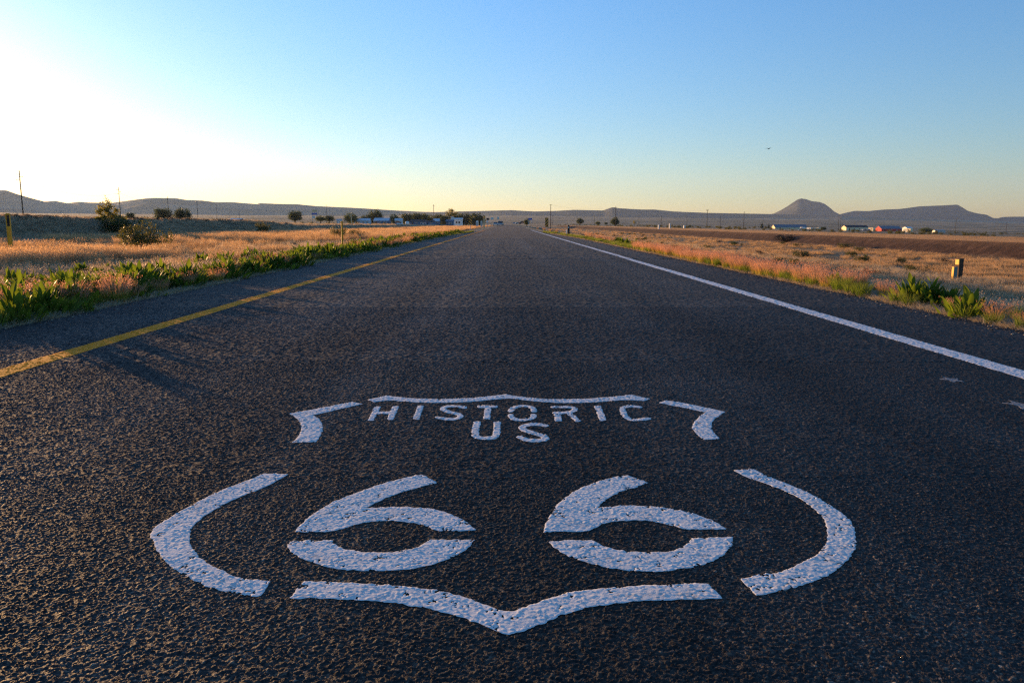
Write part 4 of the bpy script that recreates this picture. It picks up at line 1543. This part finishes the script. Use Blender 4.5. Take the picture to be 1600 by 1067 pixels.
# ragged dark brush on the crest of the left bank
n = 900
Y = 44 * (1 + rng.random(n) ** 1.3 * 2.1)
X = -37.7 + rng.normal(0, .3, n)
scatter('bank_brush', 'ragged dark brush along the crest of the left bank', 'brush', SHRUB_D, np.stack([X, Y, terrain(X, Y) - .08], 1), rng.uniform(0, 6.28, n), rng.uniform(.25, .48, n), rng.integers(0, 2, n))
# sagebrush far over the plains
n = 5200
D = rng.uniform(300, 2600, n) ** 1.0
az = rng.uniform(-.66, .66, n)
X, Y = D * np.sin(az), D * np.cos(az)
k = np.abs(X) > 60
X, Y = X[k], Y[k]
k = fbm(X / 240, Y / 400, 240, 3) > .47
X, Y = X[k], Y[k]
scatter('plain_brush', 'sagebrush speckling the far plains', 'brush', SHRUB, np.stack([X, Y, terrain(X, Y) - .1], 1), rng.uniform(0, 6.28, len(X)), rng.uniform(.8, 2.0, len(X)), rng.integers(0, 2, len(X)))


# ------------------------------------------------------------------ posts, markers, signs
def utility_pole(px, y_top, y_base, H, label, arms=(), r=.14, lean=0.0):
    Y = H * FPX / (y_base - y_top)
    b = at(px, y_base, Y)
    z0 = min(gz(b.x, Y), b.z) - .3
    t = thing('utility_pole', label, 'utility pole', (b.x, Y, z0), 0, 'utility poles across the plain')
    top = at(px, y_top, Y).z - z0
    MB().tube([(0, 0, 0), (lean * .5, 0, top * .5), (lean, 0, top)], [r, r * .85, r * .65], 8).build('pole', M_WOOD, t, True)
    for dz, x0, x1 in arms:
        MB().box(((x0 + x1) / 2 + lean * .9, -.13, top - dz), (x1 - x0, .10, .12)).build('crossarm', M_WOOD, t)
        for xx in (x0 + .08, x1 - .08):
            MB().tube([(xx + lean * .9, -.13, top - dz + .06), (xx + lean * .9, -.13, top - dz + .22)], [.05, .035], 6).build('insulator', M_METAL, t)
    return t, Vector((b.x + lean, Y, z0 + top))


poles = []
poles.append(utility_pole(36.3, 266.5, 337, 12, 'tallest dark utility pole at far left behind the bank', [(1.0, -.9, .1), (1.7, -.1, .9), (2.5, -.9, .1)], .17)[1])
poles.append(utility_pole(188.5, 293, 338, 12, 'utility pole just right of the conical bank tree', [(1.0, -.9, .1), (1.8, -.1, .9), (2.6, -.9, .1)], .16)[1])
poles.append(utility_pole(264, 307, 343, 12, 'utility pole standing before the touching pair of trees', [(1.0, -.8, .8)], .16)[1])
poles.append(utility_pole(309.3, 314, 342.5, 12, 'utility pole right of the touching pair of trees', [(1.0, -.8, .8)], .16)[1])
poles.append(utility_pole(339.3, 320, 343.5, 12, 'utility pole in the line above the end of the tall bank', [], .16)[1])
poles.append(utility_pole(374.3, 328, 344, 11, 'short distant pole of the left line near a low shed', [], .18)[1])
utility_pole(358.5, 330, 344, 11, 'shorter distant pole directly left of the low shed on the plain', [], .18)
utility_pole(510.5, 320, 348, 12, 'thin pole rising between billboard and yellow green tree', [], .15)
utility_pole(520.6, 332, 347, 9, 'low thin pole above the low green trees right of billboard', [], .15)
utility_pole(678, 319.5, 354, 12, 'pale thin pole rising from the row of trees by the houses', [(.8, -.6, .6)], .16)
a1 = utility_pole(860.3, 319.5, 354.5, 11, 'tall dark pole just right of the right striped marker', [(.3, -.7, .7)], .17)[1]
utility_pole(863.5, 337, 353, 8, 'short pole beside the tall dark pole at right striped marker', [], .14)
a2 = utility_pole(961.7, 322, 352.5, 11, 'pole with short crossarm above the round tree', [(.9, -.8, .8)], .17)[1]
utility_pole(928.5, 337, 351.5, 8, 'pale short pole between the two round trees of the right plain', [], .15)
utility_pole(998, 336, 353, 9, 'short pole right of the bare reddish tree', [], .15)
utility_pole(1033, 336.5, 355, 9, 'short pole between small white boxes on the cinder bank', [], .15)
utility_pole(1073, 336.5, 357, 9, 'short pole right of the last white box', [], .15)
a3 = utility_pole(1104.3, 328, 357.5, 11, 'pole with a flat T shaped top on the right plain', [(.15, -.9, .9), (.5, -.7, .7)], .17)[1]
utility_pole(1125, 336.5, 357.5, 9, 'short pole right of the T topped pole', [], .15)
utility_pole(1161.7, 330.5, 358.5, 11, 'pole left of the dark conifers', [(.6, -.6, .6)], .15)
utility_pole(1309.5, 336, 361, 10, 'left of two close poles beside the cream gabled house', [], .15)
utility_pole(1312.5, 338, 361, 10, 'right of two close poles beside the cream gabled house', [], .15)
utility_pole(1492.5, 343, 364, 10, 'thin pole right of the wide yellow green bush', [(.6, -.6, .6)], .15)
utility_pole(1571.5, 346.5, 367, 10, 'last thin pole toward the right border', [(.6, -.8, .8)], .15)

wm = MB()


def wire(label, pts):
    m = MB()
    for a, b in zip(pts[:-1], pts[1:]):
        L = (b - a).length
        q = [a.lerp(b, i / 10) - Vector((0, 0, .02 * L * 4 * (i / 10) * (1 - i / 10))) for i in range(11)]
        m.tube(q, .016, 4)
    o = m.build('overhead_wire', M_BLACK)
    tag(o, label, 'overhead wire')


wire('thin overhead wire strung along the left line of poles', [Vector((-190, 60, 12))] + [p - Vector((0, 0, 2.2)) for p in poles])
wire('thin overhead wire between poles of the right plain', [a1 - Vector((0, 0, .3)), a2 - Vector((0, 0, .9)), a3 - Vector((0, 0, .3))])


def striped_marker(px, y0, y1, Y, label, slope):
    a, b = at(px, y0, Y), at(px, y1, Y)
    z = gz(b.x, Y)
    t = thing('object_marker', label, 'road sign', (b.x, Y, z - .15), 0, 'striped markers either side of the road')
    w = .48
    h0, h1 = b.z - z + .15, a.z - z + .15
    MB().box((0, .05, h1 / 2 + .02), (.07, .05, h1 - .02)).build('post', M_METAL, t)
    MB().box((0, 0, (h0 + h1) / 2), (w, .03, h1 - h0)).build('panel', M_BLACK, t)
    k = .21
    zz = h0 - w * .9
    while zz < h1:
        pts = []
        for xx in (-w / 2, w / 2):
            pass
        dzl = 0 if slope > 0 else w
        dzr = w if slope > 0 else 0
        lo = lambda v: min(max(v, h0), h1)
        poly = []
        # clip the slanted band to the panel by sampling
        n = 8
        up, dn = [], []
        for i in range(n + 1):
            f = i / n
            xx = -w / 2 + w * f
            base = zz + dzl * (1 - f) + dzr * f
            dn.append((xx, lo(base))); up.append((xx, lo(base + k)))
        m = MB()
        for i in range(n):
            q = [dn[i], dn[i + 1], up[i + 1], up[i]]
            if max(q[2][1] - q[1][1], q[3][1] - q[0][1]) > .004:
                m.add([(p[0], -.018, p[1]) for p in q], [(0, 1, 2, 3)])
        if m.F:
            m.build('stripe', M_ORANGE, t)
        zz += .43


striped_marker(735, 337, 351.5, 116, 'black and orange diagonal striped marker on left verge', -1)
striped_marker(854.3, 340.3, 355, 116, 'black and orange diagonal striped marker on right verge', 1)


def yellow_post(px, y_top, Y, w, label, face=True):
    a = at(px, y_top, Y)
    z = gz(a.x, Y) - .2
    t = thing('marker_post', label, 'marker post', (a.x, Y, z), .25, 'yellow marker posts')
    h = a.z - z
    MB().prism([(-w / 2, 0), (w / 2, 0), (w / 2, h - .02), (w * .3, h), (-w * .3, h), (-w / 2, h - .02)], -.02, .02).build('post', M_YPOST, t)
    MB().box((-w / 2 + .008, -.035, h / 2), (.016, .03, h * .98)).build('rib', M_YPOST, t)
    MB().box((w / 2 - .008, -.035, h / 2), (.016, .03, h * .98)).build('rib', M_YPOST, t)
    if face:
        MB().box((0, -.025, h - .27), (w * .55, .006, .42)).build('label_plate', M_BLACK, t)


yellow_post(12, 333.5, 30, .15, 'yellow flat marker post with a dark label, left border')
yellow_post(534, 345.5, 33, .07, 'thin yellow marker post among plants on left verge', False)

# wood post with a plate, sunlight put into its yellow colour, and a shorter marker beside it
b = at(1497, 441, 32)
t = thing('wood_post', 'dark wood post with yellow lit plate in the right field', 'post', (b.x, 32, gz(b.x, 32) - .1), .12)
hp = at(1497, 404, 32).z - gz(b.x, 32) + .1
MB().prism([(-.095, 0), (.095, 0), (.105, hp), (-.085, hp)], -.095, .095).build('post', M_WOOD, t)
MB().box((-.116, -.02, hp - .14), (.04, .21, .21)).build('plate', M_YPOST, t)
b2 = at(1490.5, 443, 31.5)
t = thing('short_marker', 'short grey green channel post leaning beside dark wood post', 'marker post', (b2.x, 31.5, gz(b2.x, 31.5) - .1), .1)
h2 = at(1490.5, 417, 31.5).z - gz(b2.x, 31.5) + .1
MB().prism([(-.085, 0), (.085, 0), (.095, h2), (-.075, h2)], -.012, .012).build('face', M_TEAL, t)
MB().prism([(-.105, 0), (-.085, 0), (-.075, h2), (-.095, h2)], -.06, .06).build('flange', M_YPOST, t)  # sunlit left edge of the channel, its light given as yellow colour

# delineators on the right verge
a = at(888.5, 352, 80)
z = gz(a.x, 80) - .1
t = thing('delineator', 'dark rounded delineator post with white dot on right verge', 'marker post', (a.x, 80, z))
h = a.z - z
MB().prism([(-.11, 0), (.11, 0), (.11, h - .08), (.06, h), (-.06, h), (-.11, h - .08)], -.02, .02).build('post', M_BLACK, t)
MB().prism([(-.05, h - .28), (.05, h - .28), (.05, h - .16), (-.05, h - .16)], -.026, -.021).build('reflector', M_WHITEP, t)
a = at(885.3, 359, 76)
t = thing('stub_post', 'small white stub post at the foot of dark delineator', 'marker post', (a.x, 76, gz(a.x, 76) - .05))
h = a.z - gz(a.x, 76) + .05
MB().tube([(0, 0, 0), (0, 0, h - .03), (0, 0, h)], [.045, .045, .03], 8).build('post', M_WHITEP, t, True)


def white_box(px, y0, y1, w, Y, label):
    a, b = at(px, y0, Y), at(px, y1, Y)
    z = min(b.z, gz(b.x, Y))
    t = thing('cabinet', label, 'cabinet', (b.x, Y, z), .1, 'white cabinets along the cinder bank')
    h = a.z - z
    m = MB().prism([(-w / 2, 0), (w / 2, 0), (w / 2, h * .94), (w * .42, h), (-w * .42, h), (-w / 2, h * .94)], -w * .4, w * .4)
    m.build('body', M_WHITEP, t)
    MB().box((0, -w * .4 - .012, h * .5), (w * .8, .02, h * .7)).build('door', M_METAL, t)


white_box(1029.5, 351.5, 354, .35, 190, 'low white cabinet on cinder bank, left of the tall one')
white_box(1046.6, 349.5, 355, .32, 190, 'tallest white cabinet on the cinder bank')
white_box(1069.7, 352.5, 356, .45, 190, 'wide white cabinet on cinder bank, right of the tall one')


def panel_sign(px, y0, y1, wpx, y_base, Y, mat, label, legs=2, name='road_sign'):
    a, b, c = at(px, y0, Y), at(px, y1, Y), at(px, y_base, Y)
    z = min(c.z, gz(c.x, Y)) - .1
    w = wpx * Y / FPX
    t = thing(name, label, 'sign', (c.x, Y, z))
    h0, h1 = b.z - z, a.z - z
    MB().box((0, 0, (h0 + h1) / 2), (w, .06, h1 - h0)).build('panel', mat, t)
    m = .05
    for zz in (h0 + m / 2, h1 - m / 2):
        MB().box((0, -.036, zz), (w, .012, m)).build('border', M_METAL, t)
    for i in range(legs):
        xx = 0 if legs == 1 else (-.36 + .72 * i) * w
        MB().box((xx, .06, h1 * .48), (.09, .06, h1 * .96)).build('post', M_METAL, t)
    return t, w, h0, h1


panel_sign(762.3, 341, 344.2, 4.2, 353, 240, M_BLACK, 'small black square sign right of tan orange headed post', 1)
panel_sign(761.2, 345, 348.3, 2.0, 353, 235, M_WHITEP, 'small white sign under the black square sign', 1)
panel_sign(769, 340, 343.5, 4.5, 353, 330, M_PALESIGN, 'pale grey green sign board left of taller one above the white truck', 2)
panel_sign(778.3, 338.8, 343.3, 2.6, 352.5, 330, M_PALESIGN, 'narrow tall pale sign above the white truck', 1)
panel_sign(828.4, 341, 344, 6.0, 352, 300, M_BLUESIGN, 'blue road sign on posts right of the far road end', 2)
panel_sign(825.6, 344.6, 346, 3.4, 352, 296, M_GREENSIGN, 'small green sign just below the blue road sign', 1)
# post with an orange head
a, c = at(756.4, 336.8, 170), at(756.4, 355, 170)
z = gz(c.x, 170) - .1
t = thing('sign_post', 'tan square post with an orange diamond head on left verge', 'sign', (c.x, 170, z), .9)
h = a.z - z
MB().box((0, 0, h / 2 - .1), (.2, .2, h - .2)).build('post', M_TAN, t)
MB().prism([(0, h - .72), (.36, h - .36), (0, h), (-.36, h - .36)], -.16, -.12).build('panel', M_ORANGE, t)
# tan post by the trailers
a, c = at(549, 333, 300), at(549, 347, 300)
z = min(c.z, gz(c.x, 300)) - .1
t = thing('tan_post', 'pale tan square post standing before the yellow green tree', 'post', (c.x, 300, z))
MB().box((0, 0, (a.z - z) / 2), (.3, .3, a.z - z)).build('post', M_TAN, t)
MB().box((0, 0, a.z - z + .04), (.38, .38, .08)).build('cap', M_TAN, t)
# tall billboard of stacked panels
Y = 470
c = at(491.7, 345, Y)
z = min(c.z, gz(c.x, Y)) - .2
t = thing('billboard', 'tall billboard with yellow panel above a blue panel on posts', 'billboard', (c.x, Y, z))
hz = lambda py: at(491.7, py, Y).z - z
for xx in (-1.35, 1.35):
    MB().box((xx, .16, hz(327.5) / 2), (.2, .2, hz(327.5))).build('post', M_METAL, t)
MB().box((.1, 0, (hz(328) + hz(331.3)) / 2), (2.8, .1, hz(328) - hz(331.3))).build('panel', M_TAN, t)['label'] = 'yellow upper panel'
MB().box((0, 0, (hz(333) + hz(335.6)) / 2), (3.3, .1, hz(333) - hz(335.6))).build('panel', M_BLUESIGN, t)['label'] = 'blue middle panel'
MB().box((-.5, 0, (hz(337.6) + hz(341)) / 2), (1.7, .1, hz(337.6) - hz(341))).build('panel', M_PALESIGN, t)['label'] = 'pale lower panel'


# ------------------------------------------------------------------ buildings
def building(name, label, px0, px1, y_eave, y_base, y_ridge, Y, W, wall, roof, cat='house', windows=2, door=True, group=None, rotz=0.0, flat=False, zoff=0.0):
    """gabled building with its ridge across the view; px0..px1 is the long front"""
    p0, p1 = at(px0, y_base, Y), at(px1, y_base, Y)
    L = p1.x - p0.x
    z = min(p0.z, gz((p0.x + p1.x) / 2, Y)) - .1
    t = thing(name, label, cat, ((p0.x + p1.x) / 2, Y, z), rotz, group)
    he, hr = at(px0, y_eave, Y).z - z, at(px0, y_ridge, Y + W / 2).z - z
    hr = max(hr, he + .25)
    # walls as a pentagon prism running along x
    V, F = [], []
    prof = [(0, 0), (W, 0), (W, he), (W / 2, hr - .05), (0, he)]
    m = MB()
    n = 5
    V = [(-L / 2, yy, zz) for yy, zz in prof] + [(L / 2, yy, zz) for yy, zz in prof]
    F = [(4, 3, 2, 1, 0), (5, 6, 7, 8, 9)] + [(i, (i + 1) % n, (i + 1) % n + n, i + n) for i in range(n)]
    m.add(V, F).build('wall', wall, t)
    o = .28
    sl = (hr - he) / (W / 2)
    rm = MB()
    for s in (0, 1):
        ya, za = (-o, he - o * sl) if s == 0 else (W + o, he - o * sl)
        th = .12
        v = [(-L / 2 - o, ya, za), (L / 2 + o, ya, za), (L / 2 + o, W / 2, hr), (-L / 2 - o, W / 2, hr)]
        v2 = [(a, b, c + th) for a, b, c in v]
        rm.add(v + v2, [(0, 1, 2, 3), (7, 6, 5, 4), (0, 4, 5, 1), (1, 5, 6, 2), (2, 6, 7, 3), (3, 7, 4, 0)])
    rm.build('roof', roof, t)
    for i in range(windows):
        xx = -L / 2 + L * (i + 1) / (windows + 1) + (.0 if not door else .12 * L)
        f = MB().box((xx, -.03, he * .58), (min(1.3, L / windows * .5), .06, he * .34)).build('window', M_WHITEP, t)
        MB().box((xx, -.065, he * .58), (min(1.1, L / windows * .42), .012, he * .28)).build('pane', M_GLASS, f)
    if door:
        MB().box((-L / 2 + L * .16, -.03, he * .42), (min(1.0, L * .12), .06, he * .8)).build('door', M_DARKROOF, t)
    gw = MB().box((-L / 2 - .03, W / 2, he * .5), (.06, W * .26, he * .62)).build('gable_door', wall, t)
    return t


building('shed', 'long low shed with blue roof and cream gable right of conifers', 1211, 1261, 355.2, 358.6, 351.2, 640, 9, M_CREAM, M_BLUEROOF, 'shed', 3)
building('house', 'cream gabled house with dark roof beside two close poles', 1322, 1356, 355.2, 361, 352.2, 640, 9, M_CREAM, M_DARKROOF, 'house', 3)
building('barn', 'red barn with long blue roof on the right plain', 1377, 1408, 357.6, 363.2, 353.2, 660, 11, M_REDP, M_BLUEROOF, 'barn', 2)
building('mobile_home', 'long pale blue roofed mobile home left of the dome tree', 553, 577, 344.6, 348, 341.6, 430, 6, M_PALEROOF, M_PALEROOF, 'mobile home', 3)
building('house', 'low house with pale blue roof under the dome tree', 584, 607, 345, 348.6, 341, 440, 9, M_BLUEWALL, M_PALEROOF, 'house', 2)
building('mobile_home', 'small pale trailer left of the white tank', 617, 628, 344, 348, 341.6, 440, 4, M_WHITEP, M_PALEROOF, 'mobile home', 1)
building('shed', 'small grey shed with white gable right of the low trees', 526, 532, 344.3, 347.2, 342.6, 400, 4, M_WHITEP, M_METAL, 'shed', 0)
building('shed', 'dark grey shed right of the white tank', 641, 664, 346, 350.2, 343.6, 430, 7, M_BLUEWALL, M_DARKROOF, 'shed', 2)
building('shed', 'dark flat shed in shade left of the gabled cottage', 666, 678, 346.6, 350.4, 345, 420, 5, M_BLUEWALL, M_DARKROOF, 'shed', 1)
building('house', 'low gabled cottage with pale roof before the trees', 677, 686, 345.6, 349.5, 342, 430, 6, M_BLUEWALL, M_PALEROOF, 'house', 1)
building('house', 'white house with two dark windows near the striped marker', 709, 722, 342.8, 349, 341, 380, 6, M_WHITEP, M_WHITEP, 'house', 2, False)
building('shed', 'slate blue shed attached in front of the white house', 697, 708, 345.6, 350.5, 343.8, 360, 5, M_BLUEWALL, M_BLUEWALL, 'shed', 1)
# narrow gabled tower wing of the white house, facing the road
c = at(706.8, 346, 372)
z = gz(c.x, 372) - .1
t = thing('house_wing', 'narrow white gabled wing left of the white house', 'house', (c.x, 372, z))
hh = at(706.8, 342, 372).z - z
hr = at(706.8, 338.6, 372).z - z
MB().prism([(-.8, 0), (.8, 0), (.8, hh), (0, hr), (-.8, hh)], 0, 3).build('wall', M_WHITEP, t)
rm = MB()
for s in (-1, 1):
    rm.add([(s * .95, -.2, hh - .3), (0, -.2, hr + .04), (0, 3.2, hr + .04), (s * .95, 3.2, hh - .3), (s * .95, -.2, hh - .2), (0, -.2, hr + .14), (0, 3.2, hr + .14), (s * .95, 3.2, hh - .2)], [(0, 1, 2, 3), (7, 6, 5, 4), (0, 4, 5, 1), (2, 6, 7, 3), (0, 3, 7, 4)])
rm.build('roof', M_WHITEP, t)
building('shed', 'low dark shed on the plain under the left pole line', 359, 375, 343.4, 345, 341.9, 420, 6, M_BLUEWALL, M_PALEROOF, 'shed', 1)
building('shed', 'pale shed roof glinting left of the wide yellow green bush', 1417, 1426, 356.4, 360, 354.6, 690, 8, M_WHITEP, M_WHITEP, 'shed', 1)
building('shed', 'long thin white shed right of the wide yellow green bush', 1461, 1477, 360, 361.4, 359.3, 720, 5, M_METAL, M_METAL, 'shed', 1)

# white tank by the sheds
c = at(636.4, 350.2, 400)
t = thing('tank', 'white upright tank glowing before the dark trees', 'tank', (c.x, 400, min(c.z, gz(c.x, 400)) - .1))
h = at(636.4, 346, 400).z - t.location.z
MB().tube([(0, 0, 0), (0, 0, h * .9), (0, 0, h * .97), (0, 0, h)], [1.0, 1.0, .7, .2], 20).build('body', M_WHITEP, t, True)
MB().tube([(0, 0, h), (0, 0, h + .2)], .2, 10).build('cap', M_METAL, t)
for px, py0, py1, w, lb, mt in ((745.6, 345, 352, .8, 'white upright cabinet right of left striped marker', M_WHITEP), (752.3, 345.2, 351, .6, 'pale green cabinet between white cabinet and tan post', M_PALESIGN)):
    a, c = at(px, py0, 250), at(px, py1, 250)
    z = min(c.z, gz(c.x, 250)) - .1
    t = thing('cabinet', lb, 'cabinet', (c.x, 250, z))
    hb = a.z - z
    MB().prism([(-w / 2, 0), (w / 2, 0), (w / 2, hb * .92), (w * .3, hb), (-w * .3, hb), (-w / 2, hb * .92)], -.3, .3).build('body', mt, t)
    MB().box((0, -.32, hb * .45), (w * .8, .03, hb * .7)).build('door', M_METAL, t)


def trailer(px0, px1, y_top, y_base, Y, label, mat, depth=2.6):
    p0, p1 = at(px0, y_base, Y), at(px1, y_base, Y)
    L = p1.x - p0.x
    z = min(p0.z, gz(p0.x, Y))
    L *= 1.25
    t = thing('trailer', label, 'trailer', ((p0.x + p1.x) / 2, Y, z), -1.12, 'trailers on the right plain')
    h = at(px0, y_top, Y).z - z
    MB().prism([(-L / 2, .5), (L / 2 - .25, .5), (L / 2, h * .5), (L / 2 - .2, h), (-L / 2 + .25, h), (-L / 2, h * .75)], 0, depth).build('body', mat, t)
    MB().box((L * .18, -.02, h * .62), (L * .2, .04, h * .24)).build('window', M_GLASS, t)
    MB().box((-L * .2, -.02, h * .5), (L * .16, .04, h * .6)).build('door', M_METAL, t)
    for xx in (-L * .25, L * .1):
        MB().add(*wheel_geo((xx, -.02, .36), .36, .22)).build('wheel', M_DARK, t)


def wheel_geo(c, r, w, n=14):
    V, F = [], []
    for s in (-w / 2, w / 2):
        for rr in (r, r * .6):
            V += [(c[0] + rr * math.cos(2 * math.pi * i / n), c[1] + s, c[2] + rr * math.sin(2 * math.pi * i / n)) for i in range(n)]
    for i in range(n):
        j = (i + 1) % n
        F += [(i, j, n + j, n + i), (2 * n + j, 2 * n + i, 3 * n + i, 3 * n + j), (j, i, 2 * n + i, 2 * n + j)]
    F += [tuple(range(n, 2 * n)), tuple(range(4 * n - 1, 3 * n - 1, -1))]
    return V, F


trailer(1249.5, 1254.5, 355, 358.6, 620, 'small white trailer before the shed roof end', M_WHITEP)
trailer(1260, 1267, 356, 359.4, 620, 'white trailer, left of two right of the blue roofed shed', M_WHITEP)
trailer(1271, 1279, 356, 359.4, 620, 'cream trailer, right of two right of the blue roofed shed', M_CREAM)
trailer(1356.5, 1364, 356, 362, 625, 'cream trailer parked between dark roofed house and red barn', M_CREAM)
trailer(1411.5, 1422, 357.2, 363.4, 640, 'yellow lit trailer right of the red barn', M_CREAM)
trailer(1344, 1356, 358, 361.8, 610, 'dull blue trailer in front of dark roofed house', M_BLUEWALL)


def car(px, y_top, y_base, Y, label, mat, rotz=0.0, L=4.4, tall=1.0, name='parked_car', group='vehicles at the far road end'):
    c = at(px, y_base, Y)
    z = max(gz(c.x, Y), c.z) if abs(c.x) > 9 else 0.004
    z = c.z
    h = at(px, y_top, Y).z - z
    t = thing(name, label, 'truck' if tall > 1.1 else 'car', (c.x, Y, z), rotz, group)
    s = h / (1.45 * tall)
    t.scale = (s, s, s)
    H = 1.45 * tall
    w = .88
    body = [(-L / 2, .35), (L / 2, .35), (L / 2, .75), (L / 2 - .1, .9), (L * .24, 1.0), (-L * .45, .98), (-L / 2, .85)]
    MB().prism(body, -w, w).build('body', mat, t)
    MB().prism([(L * .24, .98), (L * .10, H - .05), (-L * .26, H - .05), (-L * .40, .97)], -w + .08, w - .08).build('window', M_GLASS, t)
    MB().prism([(L * .11, H - .05), (L * .08, H), (-L * .24, H), (-L * .27, H - .05)], -w + .1, w - .1).build('roof', mat, t)
    for sx in (-.3, .3):
        for sy in (-1, 1):
            MB().add(*wheel_geo((sx * L, sy * (w - .05), .34), .34, .22)).build('wheel', M_DARK, t)
    for sy in (-1, 1):
        MB().box((L / 2 + .01, sy * .62, .68), (.05, .32, .14)).build('headlight', M_LAMP, t)


FACE = -math.pi / 2
car(782, 345.6, 352.8, 255, 'white pickup facing the camera beside the far road', M_CARWHITE, FACE - .15, 5.0, 1.25, 'white_pickup')
car(774.5, 347.3, 352.6, 300, 'white car behind posts left of the white pickup', M_CARWHITE, FACE, 4.4)
car(803, 347.3, 350.6, 420, 'small white car on the far road right of centre', M_CARWHITE, FACE, 4.4)
car(809.5, 347.4, 350.6, 430, 'second small white car right of centre on far road', M_CARWHITE, .2, 4.4)
car(817, 345.6, 349.6, 430, 'dark red car parked beyond the far road end', M_CARRED, .1, 4.6)
car(622, 345.6, 349.2, 400, 'dark red car parked before the small pale trailer', M_CARRED, .1, 4.4, 1.0, 'parked_car', 'vehicles by the houses')
car(661, 347.4, 350.6, 400, 'white car parked before the dark grey shed', M_CARWHITE, .1, 4.4, 1.0, 'parked_car', 'vehicles by the houses')

# bird in flight
p = at(1201, 233, 70)
t = thing('bird', 'small dark bird flying in the clear sky', 'bird', p, .5)
m = MB()
m.tube([(-.10, 0, 0), (-.05, 0, 0), (.02, 0, .005), (.08, 0, .01), (.12, 0, .012)], [.006, .028, .034, .022, .006], 8)
m.add([(-.10, -.012, 0), (-.20, -.05, 0), (-.20, .05, 0), (-.10, .012, 0), (-.10, 0, .012)], [(0, 1, 2, 3), (0, 4, 1), (4, 3, 2), (1, 4, 2)])
m.build('body', M_FEATHER, t, True)
for s in (-1, 1):
    V = [(.05, s * .02, .02), (-.05, s * .02, .02), (-.06, s * .17, .07), (.06, s * .17, .075), (-.07, s * .33, .06), (-.02, s * .34, .06)]
    V2 = [(a, b, c + .008) for a, b, c in V]
    MB().add(V + V2, [(0, 1, 2, 3), (3, 2, 4, 5), (9, 8, 7, 6), (11, 10, 8, 9), (0, 3, 9, 6), (3, 5, 11, 9), (1, 7, 8, 2), (2, 8, 10, 4), (4, 10, 11, 5), (0, 6, 7, 1)]).build('wing', M_FEATHER, t)


# ------------------------------------------------------------------ the air
HZ = NT('haze_air')
hv = HZ.n('VolumePrincipled')
hv.inputs['Color'].default_value = (.50, .68, 1.0, 1)
hv.inputs['Density'].default_value = 4.2e-5
hv.inputs['Anisotropy'].default_value = .3
HZ.l(hv.outputs[0], HZ.out.inputs['Volume'])
HM = MB().box((0, 4700, 210), (21000, 11200, 640))
tag(HM.build('haze', HZ.m), kind='stuff')
